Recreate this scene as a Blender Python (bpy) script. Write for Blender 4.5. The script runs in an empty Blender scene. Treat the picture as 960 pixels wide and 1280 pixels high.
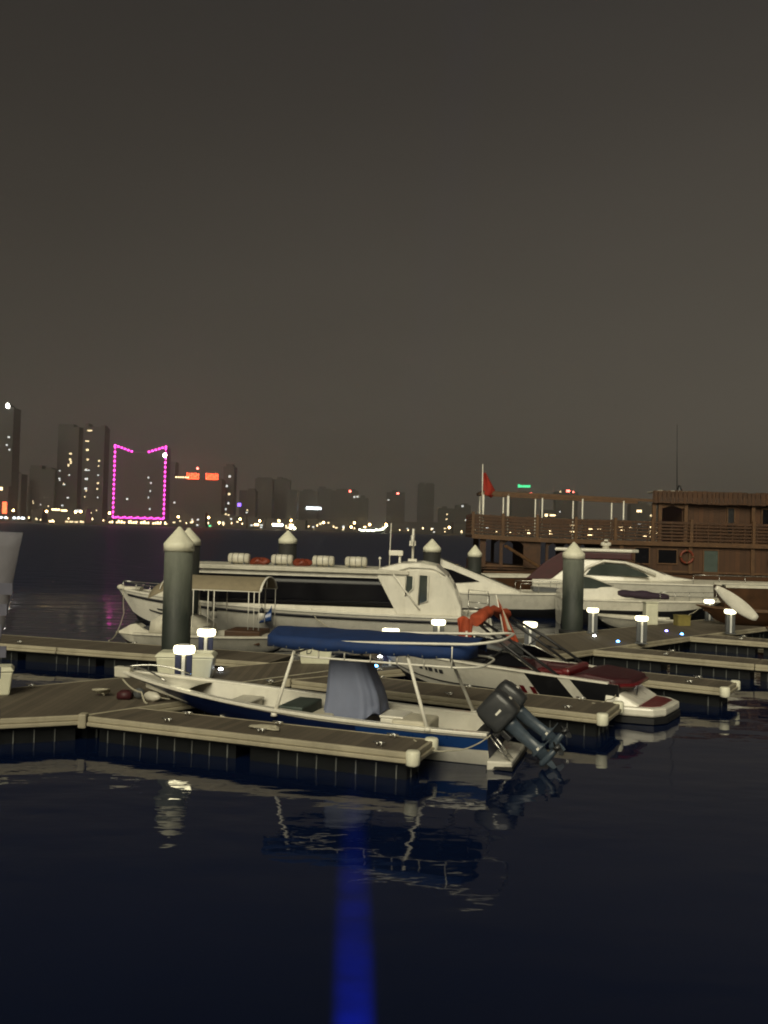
import bpy, math, random
from mathutils import Vector, Matrix
random.seed(11)
R = math.radians
scene = bpy.context.scene
col = scene.collection
V = Vector

# ---------------------------------------------------------------- geometry collector
class G:
    def __init__(s):
        s.v = []; s.f = []; s.m = []; s.s = []
    def add(s, pts):
        b = len(s.v); s.v += [tuple(p) for p in pts]; return b
    def face(s, idx, mi=0, sm=False):
        s.f.append(tuple(idx)); s.m.append(mi); s.s.append(sm)
    def poly(s, pts, mi=0, sm=False):
        b = s.add(pts); s.face(range(b, b + len(pts)), mi, sm)
    def box(s, c, d, rot=None, mi=0):
        hx, hy, hz = d[0] / 2, d[1] / 2, d[2] / 2
        P = [V((x, y, z)) for z in (-hz, hz) for x, y in ((-hx, -hy), (hx, -hy), (hx, hy), (-hx, hy))]
        if rot is not None: P = [rot @ p for p in P]
        b = s.add([p + V(c) for p in P])
        for q in ((3, 2, 1, 0), (4, 5, 6, 7), (0, 1, 5, 4), (1, 2, 6, 5), (2, 3, 7, 6), (3, 0, 4, 7)):
            s.face([b + i for i in q], mi)
    def span(s, x0, x1, y0, y1, z0, z1, mi=0):
        s.box(((x0 + x1) / 2, (y0 + y1) / 2, (z0 + z1) / 2), (abs(x1 - x0), abs(y1 - y0), abs(z1 - z0)), None, mi)
    def beam(s, p0, p1, w, h, mi=0):
        p0, p1 = V(p0), V(p1); d = p1 - p0; L = d.length; x = d / L
        up = V((0, 0, 1)) if abs(x.z) < .95 else V((0, 1, 0))
        y = up.cross(x).normalized(); z = x.cross(y)
        s.box((p0 + p1) / 2, (L, w, h), Matrix((x, y, z)).transposed(), mi)
    def tube(s, pts, r, n=8, mi=0, closed=False):
        pts = [V(p) for p in pts]; rings = []; N = len(pts)
        prev = None
        for i, p in enumerate(pts):
            a = pts[(i - 1) % N] if (i or closed) else p
            b = pts[(i + 1) % N] if (i < N - 1 or closed) else p
            t = (b - a).normalized()
            ref = prev if prev is not None else (V((0, 0, 1)) if abs(t.z) < .9 else V((1, 0, 0)))
            u = (ref - t * ref.dot(t)).normalized(); w = t.cross(u); prev = u
            rr = r[i] if isinstance(r, (list, tuple)) else r
            rings.append([p + (u * math.cos(2 * math.pi * k / n) + w * math.sin(2 * math.pi * k / n)) * rr for k in range(n)])
        s.loft(rings, mi=mi, sm=True, cap=not closed, loop=closed)
    def loft(s, rings, mi=0, sm=False, ring_closed=True, cap=True, loop=False, mats=None):
        n = len(rings[0]); base = [s.add(r) for r in rings]
        M = len(rings)
        for i in range(M if loop else M - 1):
            a, b = base[i], base[(i + 1) % M]
            for k in range(n if ring_closed else n - 1):
                k2 = (k + 1) % n
                s.face((a + k, a + k2, b + k2, b + k), mats[k] if mats else mi, sm)
        if cap and not loop:
            s.face([base[0] + k for k in reversed(range(n))], mi)
            s.face([base[-1] + k for k in range(n)], mi)
    def lathe(s, prof, n=20, c=(0, 0, 0), mi=0, mats=None, mx=None):
        rings = []
        for r, z in prof:
            ring = [V((r * math.cos(2 * math.pi * k / n), r * math.sin(2 * math.pi * k / n), z)) for k in range(n)]
            if mx is not None: ring = [mx @ p for p in ring]
            rings.append([p + V(c) for p in ring])
        base = [s.add(r) for r in rings]
        for i in range(len(rings) - 1):
            for k in range(n):
                k2 = (k + 1) % n
                s.face((base[i] + k, base[i] + k2, base[i + 1] + k2, base[i + 1] + k), mats[i] if mats else mi, True)
        s.face([base[0] + k for k in reversed(range(n))], mats[0] if mats else mi)
        s.face([base[-1] + k for k in range(n)], mats[-1] if mats else mi)
    def ball(s, c, r, n=12, mi=0, sq=(1, 1, 1), mx=None):
        prof = [(max(.001, math.sin(math.pi * i / n)) , -math.cos(math.pi * i / n)) for i in range(n + 1)]
        S = Matrix.Diagonal(V((r * sq[0], r * sq[1], r * sq[2])))
        s.lathe(prof, n + 4, c, mi, None, (mx @ S) if mx is not None else S)
    def prism(s, poly, fn, d0, d1, mi=0):
        n = len(poly)
        a = s.add([fn(p, d0) for p in poly]); b = s.add([fn(p, d1) for p in poly])
        s.face([a + k for k in range(n)], mi); s.face([b + k for k in reversed(range(n))], mi)
        for k in range(n):
            k2 = (k + 1) % n
            s.face((a + k, b + k, b + k2, a + k2), mi)
    def plate(s, poly, z0, z1, mi=0):
        s.prism(poly, lambda p, d: V((p[0], p[1], d)), z0, z1, mi)
    def side(s, poly, y0, y1, mi=0):
        s.prism(poly, lambda p, d: V((p[0], d, p[1])), y0, y1, mi)
    def grid(s, fn, nu, nv, mi=0, sm=True):
        b = s.add([fn(i / nu, j / nv) for i in range(nu + 1) for j in range(nv + 1)])
        for i in range(nu):
            for j in range(nv):
                q = b + i * (nv + 1) + j
                s.face((q, q + nv + 1, q + nv + 2, q + 1), mi, sm)
    def build(s, name, mats, parent=None, loc=None, bevel=0, solid=0, label=None):
        me = bpy.data.meshes.new(name); me.from_pydata(s.v, [], s.f); me.update()
        for m in (mats if isinstance(mats, (list, tuple)) else [mats]): me.materials.append(m)
        for p, mi, sm in zip(me.polygons, s.m, s.s): p.material_index = mi; p.use_smooth = sm
        o = bpy.data.objects.new(name, me); col.objects.link(o)
        if parent is not None: o.parent = parent
        if loc is not None: o.location = loc
        if solid:
            md = o.modifiers.new('thickness', 'SOLIDIFY'); md.thickness = solid; md.offset = 0
        if bevel:
            md = o.modifiers.new('bevel', 'BEVEL'); md.width = bevel; md.segments = 2; md.limit_method = 'ANGLE'; md.angle_limit = R(40)
        if label: o['label'] = label
        return o

def tag(o, label, cat, group=None, kind=None):
    if label: o['label'] = label
    if cat: o['category'] = cat
    if group: o['group'] = group
    if kind: o['kind'] = kind
    return o
def thing(name, label, cat, loc=(0, 0, 0), rotz=0, group=None):
    o = bpy.data.objects.new(name, None); o.empty_display_size = .2; col.objects.link(o)
    o.location = loc; o.rotation_euler = (0, 0, rotz)
    return tag(o, label, cat, group)
def dup(root, loc, rotz=None, label=None):
    r = root.copy(); col.objects.link(r); r.location = loc
    if rotz is not None: r.rotation_euler = (0, 0, rotz)
    if label: r['label'] = label
    for ch in list(root.children):
        c = ch.copy(); col.objects.link(c); c.parent = r
        for g in list(ch.children):
            d = g.copy(); col.objects.link(d); d.parent = c
    return r

# ---------------------------------------------------------------- materials
def nodes_of(m):
    m.use_nodes = True; nt = m.node_tree; nt.nodes.clear(); return nt, nt.nodes, nt.links
def N(ns, t, **kw):
    n = ns.new(t)
    for k, v in kw.items():
        if k in n.inputs: n.inputs[k].default_value = v
        else: setattr(n, k, v)
    return n
def paint(name, c, rough=.45, var=.12, scale=3.0, bump=0.0, metal=0.0, dirt=None, dirt_amt=.35, coat=0.0, bscale=None, spec=.5):
    """base colour with uneven tone, blotchy dirt and a little surface relief"""
    m = bpy.data.materials.new(name); nt, ns, ln = nodes_of(m)
    out = N(ns, 'ShaderNodeOutputMaterial'); b = N(ns, 'ShaderNodeBsdfPrincipled')
    b.inputs['Metallic'].default_value = metal; b.inputs['Coat Weight'].default_value = coat
    b.inputs['Specular IOR Level'].default_value = spec
    tc = N(ns, 'ShaderNodeTexCoord')
    nz = N(ns, 'ShaderNodeTexNoise'); nz.inputs['Scale'].default_value = scale; nz.inputs['Detail'].default_value = 6
    ln.new(tc.outputs['Object'], nz.inputs['Vector'])
    rp = N(ns, 'ShaderNodeValToRGB')
    rp.color_ramp.elements[0].position = .3; rp.color_ramp.elements[1].position = .7
    lo = [x * (1 - var) for x in c]; hi = [min(1, x * (1 + var)) for x in c]
    rp.color_ramp.elements[0].color = (*lo, 1); rp.color_ramp.elements[1].color = (*hi, 1)
    ln.new(nz.outputs['Fac'], rp.inputs['Fac'])
    last = rp.outputs['Color']
    if dirt is not None:
        n2 = N(ns, 'ShaderNodeTexNoise'); n2.inputs['Scale'].default_value = scale * .6; n2.inputs['Detail'].default_value = 9; n2.inputs['Roughness'].default_value = .7
        mp = N(ns, 'ShaderNodeMapping'); mp.inputs['Scale'].default_value = (2.2, 2.2, .6); mp.inputs['Location'].default_value = (7, 3, 1)
        ln.new(tc.outputs['Object'], mp.inputs['Vector']); ln.new(mp.outputs['Vector'], n2.inputs['Vector'])
        r2 = N(ns, 'ShaderNodeMapRange'); r2.inputs['From Min'].default_value = .48; r2.inputs['From Max'].default_value = .75; r2.inputs['To Max'].default_value = dirt_amt
        ln.new(n2.outputs['Fac'], r2.inputs['Value'])
        mx = N(ns, 'ShaderNodeMixRGB'); mx.inputs['Color2'].default_value = (*dirt, 1)
        ln.new(r2.outputs['Result'], mx.inputs['Fac']); ln.new(last, mx.inputs['Color1']); last = mx.outputs['Color']
    ln.new(last, b.inputs['Base Color'])
    rr = N(ns, 'ShaderNodeMapRange'); rr.inputs['To Min'].default_value = max(.03, rough - .12); rr.inputs['To Max'].default_value = min(1, rough + .12)
    ln.new(nz.outputs['Fac'], rr.inputs['Value']); ln.new(rr.outputs['Result'], b.inputs['Roughness'])
    if bump:
        nb = N(ns, 'ShaderNodeTexNoise'); nb.inputs['Scale'].default_value = bscale or scale * 4; nb.inputs['Detail'].default_value = 5
        ln.new(tc.outputs['Object'], nb.inputs['Vector'])
        bp = N(ns, 'ShaderNodeBump'); bp.inputs['Strength'].default_value = bump; bp.inputs['Distance'].default_value = .02
        ln.new(nb.outputs['Fac'], bp.inputs['Height']); ln.new(bp.outputs['Normal'], b.inputs['Normal'])
    ln.new(b.outputs[0], out.inputs['Surface'])
    return m
def planks(name, c, axis='X', pitch=.14, rough=.75, gap=.35, var=.3):
    """boards laid across the object's axis with dark gaps, each board its own tone, worn patches"""
    m = bpy.data.materials.new(name); nt, ns, ln = nodes_of(m)
    out = N(ns, 'ShaderNodeOutputMaterial'); b = N(ns, 'ShaderNodeBsdfPrincipled')
    tc = N(ns, 'ShaderNodeTexCoord'); sp = N(ns, 'ShaderNodeSeparateXYZ'); ln.new(tc.outputs['Object'], sp.inputs[0])
    d = N(ns, 'ShaderNodeMath', operation='DIVIDE'); d.inputs[1].default_value = pitch; ln.new(sp.outputs[axis], d.inputs[0])
    fl = N(ns, 'ShaderNodeMath', operation='FLOOR'); ln.new(d.outputs[0], fl.inputs[0])
    fr = N(ns, 'ShaderNodeMath', operation='FRACT'); ln.new(d.outputs[0], fr.inputs[0])
    wn = N(ns, 'ShaderNodeTexWhiteNoise', noise_dimensions='1D'); ln.new(fl.outputs[0], wn.inputs['W'])
    nz = N(ns, 'ShaderNodeTexNoise'); nz.inputs['Scale'].default_value = 1.7; nz.inputs['Detail'].default_value = 8; nz.inputs['Roughness'].default_value = .65
    ln.new(tc.outputs['Object'], nz.inputs['Vector'])
    ad = N(ns, 'ShaderNodeMath', operation='ADD'); ln.new(wn.outputs['Value'], ad.inputs[0]); ln.new(nz.outputs['Fac'], ad.inputs[1])
    mr = N(ns, 'ShaderNodeMapRange'); mr.inputs['From Min'].default_value = .3; mr.inputs['From Max'].default_value = 1.7
    ln.new(ad.outputs[0], mr.inputs['Value'])
    rp = N(ns, 'ShaderNodeValToRGB')
    rp.color_ramp.elements[0].color = (*[x * (1 - var) for x in c], 1); rp.color_ramp.elements[1].color = (*[x * (1 + var) for x in c], 1)
    ln.new(mr.outputs['Result'], rp.inputs['Fac'])
    g = N(ns, 'ShaderNodeMath', operation='LESS_THAN'); g.inputs[1].default_value = .07; ln.new(fr.outputs[0], g.inputs[0])
    gm = N(ns, 'ShaderNodeMath', operation='MULTIPLY'); gm.inputs[1].default_value = 1 - gap; ln.new(g.outputs[0], gm.inputs[0])
    mx = N(ns, 'ShaderNodeMixRGB'); mx.inputs['Color2'].default_value = (*[x * .15 for x in c], 1)
    ln.new(gm.outputs[0], mx.inputs['Fac']); ln.new(rp.outputs['Color'], mx.inputs['Color1'])
    ln.new(mx.outputs['Color'], b.inputs['Base Color']); b.inputs['Roughness'].default_value = rough
    bp = N(ns, 'ShaderNodeBump'); bp.inputs['Strength'].default_value = .4; bp.inputs['Distance'].default_value = .01
    ln.new(nz.outputs['Fac'], bp.inputs['Height']); ln.new(bp.outputs['Normal'], b.inputs['Normal'])
    ln.new(b.outputs[0], out.inputs['Surface'])
    return m
def glow(name, c, s, sample=True):
    m = bpy.data.materials.new(name); nt, ns, ln = nodes_of(m)
    out = N(ns, 'ShaderNodeOutputMaterial'); e = N(ns, 'ShaderNodeEmission')
    e.inputs['Color'].default_value = (*c, 1); e.inputs['Strength'].default_value = s
    ln.new(e.outputs[0], out.inputs['Surface'])
    m.cycles.emission_sampling = 'AUTO' if sample else 'NONE'
    return m
def glass(name, c=(.01, .012, .015), rough=.08):
    return paint(name, c, rough, .2, 1.2)

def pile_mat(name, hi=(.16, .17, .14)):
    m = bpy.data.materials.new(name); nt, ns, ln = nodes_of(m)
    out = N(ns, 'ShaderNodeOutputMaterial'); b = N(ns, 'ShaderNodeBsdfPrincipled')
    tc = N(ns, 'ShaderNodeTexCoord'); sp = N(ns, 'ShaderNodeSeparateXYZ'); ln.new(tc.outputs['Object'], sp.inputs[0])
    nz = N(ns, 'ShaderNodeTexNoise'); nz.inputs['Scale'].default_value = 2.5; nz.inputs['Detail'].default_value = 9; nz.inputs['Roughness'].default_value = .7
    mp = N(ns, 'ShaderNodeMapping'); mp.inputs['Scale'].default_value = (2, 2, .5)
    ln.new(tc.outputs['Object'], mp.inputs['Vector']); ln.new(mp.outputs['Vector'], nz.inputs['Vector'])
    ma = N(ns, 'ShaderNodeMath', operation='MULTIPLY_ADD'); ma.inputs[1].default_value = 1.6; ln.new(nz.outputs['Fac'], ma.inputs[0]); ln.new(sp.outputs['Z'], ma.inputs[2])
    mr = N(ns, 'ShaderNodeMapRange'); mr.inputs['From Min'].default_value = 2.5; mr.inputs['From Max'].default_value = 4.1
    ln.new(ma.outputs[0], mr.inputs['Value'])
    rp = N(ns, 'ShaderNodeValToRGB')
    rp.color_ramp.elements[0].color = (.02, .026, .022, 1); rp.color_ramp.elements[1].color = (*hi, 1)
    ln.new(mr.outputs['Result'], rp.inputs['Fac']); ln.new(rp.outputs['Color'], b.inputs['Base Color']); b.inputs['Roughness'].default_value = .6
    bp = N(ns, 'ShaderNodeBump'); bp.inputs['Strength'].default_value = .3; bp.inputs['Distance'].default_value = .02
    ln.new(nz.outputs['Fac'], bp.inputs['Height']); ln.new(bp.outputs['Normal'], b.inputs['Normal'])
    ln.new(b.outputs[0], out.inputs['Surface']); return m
def facade(name, c, wx=4.5, wz=3.6, ratio=.55, lit=.5):
    """a dark tower face with rows of slightly glossier, darker windows"""
    m = bpy.data.materials.new(name); nt, ns, ln = nodes_of(m)
    out = N(ns, 'ShaderNodeOutputMaterial'); b = N(ns, 'ShaderNodeBsdfPrincipled')
    tc = N(ns, 'ShaderNodeTexCoord'); sp = N(ns, 'ShaderNodeSeparateXYZ'); ln.new(tc.outputs['Object'], sp.inputs[0])
    def cell(ax, w, thr):
        d = N(ns, 'ShaderNodeMath', operation='DIVIDE'); d.inputs[1].default_value = w; ln.new(sp.outputs[ax], d.inputs[0])
        f = N(ns, 'ShaderNodeMath', operation='FRACT'); ln.new(d.outputs[0], f.inputs[0])
        l = N(ns, 'ShaderNodeMath', operation='LESS_THAN'); l.inputs[1].default_value = thr; ln.new(f.outputs[0], l.inputs[0]); return l
    a = cell('X', wx, ratio); z = cell('Z', wz, .6)
    mu = N(ns, 'ShaderNodeMath', operation='MULTIPLY'); ln.new(a.outputs[0], mu.inputs[0]); ln.new(z.outputs[0], mu.inputs[1])
    nz = N(ns, 'ShaderNodeTexNoise'); nz.inputs['Scale'].default_value = .05; ln.new(tc.outputs['Object'], nz.inputs['Vector'])
    rp = N(ns, 'ShaderNodeValToRGB'); rp.color_ramp.elements[0].color = (*[x * .7 for x in c], 1); rp.color_ramp.elements[1].color = (*[x * 1.3 for x in c], 1)
    ln.new(nz.outputs['Fac'], rp.inputs['Fac'])
    mx = N(ns, 'ShaderNodeMixRGB'); mx.inputs['Color2'].default_value = (*[x * .25 for x in c], 1)
    ln.new(mu.outputs[0], mx.inputs['Fac']); ln.new(rp.outputs['Color'], mx.inputs['Color1'])
    ln.new(mx.outputs['Color'], b.inputs['Base Color']); b.inputs['Roughness'].default_value = .5
    ln.new(b.outputs[0], out.inputs['Surface']); return m

M = {}
WH = (.74, .71, .62)
M['gel'] = paint('white_gelcoat', WH, .3, .06, 2, dirt=(.35, .32, .24), dirt_amt=.3, coat=.3)
M['gel2'] = paint('aged_gelcoat', (.6, .57, .48), .4, .1, 2.5, dirt=(.28, .25, .18), dirt_amt=.4)
M['white'] = paint('white_metal', (.78, .75, .66), .35, .05, 4)
M['cream'] = paint('cream_upholstery', (.55, .51, .4), .6, .1, 5, bump=.1)
M['blue'] = paint('blue_gelcoat', (.012, .05, .19), .3, .12, 2, coat=.3)
M['navy'] = paint('navy_gelcoat', (.006, .014, .06), .35, .15, 2)
M['canvas'] = paint('blue_canvas', (.006, .028, .115), .8, .15, 6, bump=.3, bscale=9)
M['tarp'] = paint('grey_blue_tarp', (.16, .18, .26), .75, .08, 4, bump=.25, bscale=7)
M['black'] = paint('black_plastic', (.012, .012, .014), .4, .2, 4)
M['boot'] = paint('black_antifouling', (.008, .008, .01), .6, .2, 3)
M['cowl'] = paint('charcoal_cowl', (.028, .03, .033), .5, .15, 5, coat=.3)
M['leg'] = paint('grey_blue_drive_leg', (.05, .068, .09), .35, .2, 6)
M['steel'] = paint('stainless_steel', (.55, .54, .5), .25, .05, 5, metal=.9)
M['red'] = paint('red_gelcoat', (.12, .006, .009), .4, .15, 3, coat=.3)
M['maroon'] = paint('maroon_vinyl', (.045, .007, .01), .55, .2, 4)
M['purple'] = paint('dark_purple_canvas', (.03, .015, .03), .8, .2, 5, bump=.3)
M['orange'] = paint('orange_canvas', (.33, .055, .018), .8, .2, 4, bump=.3)
M['beige'] = paint('beige_canvas', (.24, .2, .13), .85, .1, 5, bump=.3)
M['glass'] = paint('tinted_glass', (.004, .004, .006), .22, .2, 1.2, spec=.2)
M['glass2'] = glass('grey_green_glass', (.045, .055, .05), .15)
M['deck'] = planks('weathered_deck_boards', (.108, .088, .063), 'X', .14, .8, .5)
M['fascia'] = paint('timber_fascia', (.36, .32, .23), .65, .14, 1.6, bump=.3, dirt=(.14, .12, .085), dirt_amt=.5)
M['float'] = paint('black_float', (.0045, .0055, .0065), .55, .3, 2, bump=.2, spec=.25)
M['seam'] = paint('float_seam', (.1, .105, .1), .6, .3, 3)
M['pile'] = pile_mat('weathered_pile'); M['pile2'] = pile_mat('unlit_pile', (.03, .028, .025))  # second one: darker copy for far shafts, their lack of light put into the colour
M['cap'] = paint('pale_pile_cap', (.8, .78, .62), .5, .06, 3, dirt=(.4, .38, .25), dirt_amt=.3)
M['ped'] = paint('blue_pedestal_panel', (.028, .034, .085), .35, .15, 5)
M['pedw'] = paint('white_pedestal', (.7, .7, .68), .35, .05, 5)
M['pedg'] = paint('grey_pedestal', (.1, .105, .11), .4, .1, 5)
M['lamp'] = glow('lamp_lens', (1, .9, .55), 3.2)
M['ledb'] = glow('blue_marker_lens', (.08, .35, 1), 14)
M['ledv'] = glow('violet_marker_lens', (.2, .18, 1), 12)
M['ledw'] = glow('white_marker_lens', (.9, .95, 1), 14)
M['box'] = paint('dock_box_fibreglass', (.66, .65, .5), .45, .06, 3, dirt=(.4, .37, .26), dirt_amt=.3)
M['wood'] = paint('dark_teak', (.058, .023, .0066), .6, .3, 2.5, bump=.35)
M['woodl'] = paint('worn_teak_trim', (.095, .045, .016), .6, .25, 3, bump=.3)
M['woodp'] = planks('teak_boards', (.064, .025, .007), 'X', .3, .6, .25, .35)
M['woodz'] = planks('teak_wall_boards', (.062, .024, .0068), 'Z', .22, .6, .35, .3)
M['rope'] = paint('pale_rope', (.4, .37, .28), .9, .2, 12, bump=.4)
M['rubber'] = paint('black_rubber', (.012, .012, .012), .7, .2, 5)
M['yellow'] = paint('yellow_plastic', (.22, .18, .05), .5, .15, 4)
M['ring'] = paint('orange_life_ring', (.16, .028, .01), .5, .15, 4)
M['flagred'] = paint('red_flag_cloth', (.3, .02, .008), .85, .2, 3, bump=.3)
M['banner'] = paint('pale_banner_cloth', (.15, .145, .17), .8, .12, 3, bump=.3)
M['ink'] = paint('grey_printing', (.1, .1, .14), .8, .2, 6)
M['mark'] = paint('dark_lettering', (.03, .03, .035), .6, .2, 6)
M['green'] = paint('green_locker', (.05, .07, .06), .5, .15, 4)

# ---------------------------------------------------------------- hull helper
def hull_shape(L, B, zs0, zs1, rake, keel=-.35, tm=.45, p=2.2, stern=.9, flare=(.45, .95), spow=1.8, rise=.6, rpow=2.0, bowgap=.04):
    def P(t, v, side=1):
        t = max(0, min(1, t)); v = max(0, min(1, v))
        hb = B / 2 * ((stern + (1 - stern) * math.sin(min(1, t / tm) * math.pi / 2)) if t < tm else (1 - ((t - tm) / (1 - tm)) ** p))
        zs = zs0 + (zs1 - zs0) * t ** spow
        zk = keel + (zs - bowgap - keel) * (max(0, (t - rise) / (1 - rise)) ** rpow)
        e = flare[0] + (flare[1] - flare[0]) * t
        return V((L * t - rake * (t ** 5) * (1 - v), side * hb * (v ** e), zk + (zs - zk) * v))
    return P
def hull_mesh(P, levels, mats, n=28, t1=1.0, transom=0):
    g = G()
    ts = [t1 * (i / n) ** .92 for i in range(n + 1)]
    for side in (1, -1):
        b = g.add([P(t, v, side) for t in ts for v in levels])
        m = len(levels)
        for i in range(n):
            for k in range(m - 1):
                q = b + i * m + k
                f = (q, q + m, q + m + 1, q + 1)
                g.face(f if side < 0 else f[::-1], mats[k](ts[i]) if callable(mats[k]) else mats[k], True)
    g.poly([P(0, v, 1) for v in levels] + [P(0, v, -1) for v in reversed(levels[1:])], transom)
    return g
def sheer_line(P, side, t0=0, t1=1, n=24, v=1, off=0, dz=0):
    r = []
    for i in range(n + 1):
        p = P(t0 + (t1 - t0) * i / n, v, side); p.z += dz
        if off: p.y += side * off if abs(p.y) > abs(off) else 0
        r.append(p)
    return r
def deck_mesh(P, t0, t1, crown=.05, v=1, n=20, inset=0, dz=0, g=None, mi=0):
    g = g or G()
    def fn(a, c):
        t = t0 + (t1 - t0) * a; p = P(t, v, 1); hb = max(0, p.y - inset); y = -hb + 2 * hb * c
        return V((p.x, y, p.z + dz + crown * (1 - (2 * c - 1) ** 2)))
    g.grid(fn, n, 8, mi); return g
def patch(g, P, quad, side, off=.006, nu=8, nv=3, mi=0):
    (a, b, c, d) = quad
    def pos(u, w):
        t = (a[0] * (1 - u) + b[0] * u) * (1 - w) + (d[0] * (1 - u) + c[0] * u) * w
        v = (a[1] * (1 - u) + b[1] * u) * (1 - w) + (d[1] * (1 - u) + c[1] * u) * w
        return t, v
    def fn(u, w):
        t, v = pos(u, w); p = P(t, v, side)
        dt = P(min(1, t + .01), v, side) - P(t - .01, v, side); dv = P(t, min(1, v + .02), side) - P(t, v - .02, side)
        nn = dt.cross(dv)
        if nn.length < 1e-9: return p
        nn.normalize()
        if nn.y * side < 0: nn = -nn
        return p + nn * off
    g.grid(fn, nu, nv, mi)
def inner_shell(P, t0, t1, floor, th=.1, n=18, g=None, mi=0, mf=1):
    g = g or G()
    top = []; bot = []
    for i in range(n + 1):
        t = t0 + (t1 - t0) * i / n; p = P(t, 1, 1); hb = max(.02, p.y - th)
        zf = min(floor(t) if callable(floor) else floor, p.z - .05); zk = P(t, 0, 1).z; vf = max(.5, (zf - zk) / max(.02, p.z - zk)); q = P(t, vf, 1)
        top.append((p.x, hb, p.z + .005)); bot.append((p.x, max(.015, min(hb * .9, q.y - .05)), q.z))
    for side in (1, -1):
        a = g.add([V((x, side * y, z)) for x, y, z in top]); b = g.add([V((x, side * y, z)) for x, y, z in bot])
        for i in range(n): g.face((a + i, a + i + 1, b + i + 1, b + i), mi, True)
    a = g.add([V((x, y, z)) for x, y, z in bot]); b = g.add([V((x, -y, z)) for x, y, z in bot])
    for i in range(n): g.face((a + i, a + i + 1, b + i + 1, b + i), mf)
    for k in (0, n):
        g.poly([V((top[k][0], top[k][1], top[k][2])), V((top[k][0], -top[k][1], top[k][2])), V((bot[k][0], -bot[k][1], bot[k][2])), V((bot[k][0], bot[k][1], bot[k][2]))], mi)
    return g
def rim(P, w=.1, t0=0, t1=1, n=24, h=.05, g=None, mi=0):
    """flat capping rail along the sheer, both sides"""
    g = g or G()
    for side in (1, -1):
        rings = []
        for i in range(n + 1):
            t = t0 + (t1 - t0) * i / n; p = P(t, 1, 1); o = p.y + .03; q = max(.0, p.y - w)
            rings.append([V((p.x, side * o, p.z - h * .4)), V((p.x, side * o, p.z + h * .6)), V((p.x, side * q, p.z + h * .6)), V((p.x, side * q, p.z - h * .4))])
        g.loft(rings, mi)
    return g
# ---------------------------------------------------------------- camera
F, HY, ROLL, CAMZ = 1150.0, 663.0, R(1.6), 4.1
pitch = math.atan((HY - 640) / F)
f0 = V((0, math.cos(pitch), math.sin(pitch))); r0 = V((1, 0, 0)); u0 = r0.cross(f0)
rr = r0 * math.cos(ROLL) + u0 * math.sin(ROLL); uu = u0 * math.cos(ROLL) - r0 * math.sin(ROLL)
cam = bpy.data.cameras.new('camera'); co = bpy.data.objects.new('camera', cam); col.objects.link(co)
co.matrix_world = Matrix(((rr.x, uu.x, -f0.x, 0), (rr.y, uu.y, -f0.y, 0), (rr.z, uu.z, -f0.z, CAMZ), (0, 0, 0, 1)))
cam.sensor_fit = 'VERTICAL'; cam.sensor_height = 36; cam.lens = F / 1280 * 36
cam.clip_start = .1; cam.clip_end = 30000
scene.camera = co

# ---------------------------------------------------------------- night sky: city glow on low cloud
w = bpy.data.worlds.new('World'); scene.world = w; w.use_nodes = True
nt = w.node_tree; nt.nodes.clear(); ns = nt.nodes; ln = nt.links
wo = N(ns, 'ShaderNodeOutputWorld'); bg = N(ns, 'ShaderNodeBackground')
tc = N(ns, 'ShaderNodeTexCoord'); sp = N(ns, 'ShaderNodeSeparateXYZ'); ln.new(tc.outputs['Generated'], sp.inputs[0])
rp = N(ns, 'ShaderNodeValToRGB'); el = rp.color_ramp.elements
el[0].position = 0; el[0].color = (.078, .069, .056, 1)
el[1].position = 1; el[1].color = (.008, .008, .010, 1)
for p, c in ((.06, (.078, .069, .057)), (.22, (.055, .049, .041)), (.42, (.033, .0295, .026)), (.6, (.018, .017, .017))):
    e = el.new(p); e.color = (*c, 1)
ln.new(sp.outputs['Z'], rp.inputs['Fac'])
az = N(ns, 'ShaderNodeMapRange'); az.inputs['From Min'].default_value = -.45; az.inputs['From Max'].default_value = .45
az.inputs['To Min'].default_value = 0; az.inputs['To Max'].default_value = 1; ln.new(sp.outputs['X'], az.inputs['Value'])
tint = N(ns, 'ShaderNodeMixRGB'); tint.inputs['Color1'].default_value = (.8, .785, .765, 1); tint.inputs['Color2'].default_value = (1.3, 1.29, 1.24, 1)
ln.new(az.outputs['Result'], tint.inputs['Fac'])
cl = N(ns, 'ShaderNodeTexNoise'); cl.inputs['Scale'].default_value = 2.2; cl.inputs['Detail'].default_value = 3
mp = N(ns, 'ShaderNodeMapping'); mp.inputs['Scale'].default_value = (1, 1, 2.5); ln.new(tc.outputs['Generated'], mp.inputs['Vector']); ln.new(mp.outputs['Vector'], cl.inputs['Vector'])
cr = N(ns, 'ShaderNodeMapRange'); cr.inputs['To Min'].default_value = .86; cr.inputs['To Max'].default_value = 1.14; ln.new(cl.outputs['Fac'], cr.inputs['Value'])
m1 = N(ns, 'ShaderNodeMixRGB', blend_type='MULTIPLY'); m1.inputs['Fac'].default_value = 1; ln.new(rp.outputs['Color'], m1.inputs['Color1']); ln.new(tint.outputs['Color'], m1.inputs['Color2'])
m2 = N(ns, 'ShaderNodeMixRGB', blend_type='MULTIPLY'); m2.inputs['Fac'].default_value = 1; ln.new(m1.outputs['Color'], m2.inputs['Color1']); ln.new(cr.outputs['Result'], m2.inputs['Color2'])
ln.new(m2.outputs['Color'], bg.inputs['Color']); bg.inputs['Strength'].default_value = .74
ln.new(bg.outputs[0], wo.inputs['Surface'])

# soft warm light of the promenade behind the viewer
sun = bpy.data.lights.new('sun', 'SUN'); so = bpy.data.objects.new('sun', sun); col.objects.link(so)
sun.energy = 1.7; sun.angle = R(35); sun.color = (1, .93, .69)
so.rotation_euler = (R(58), 0, R(-14)); so.location = (5, -20, 30)

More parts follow.
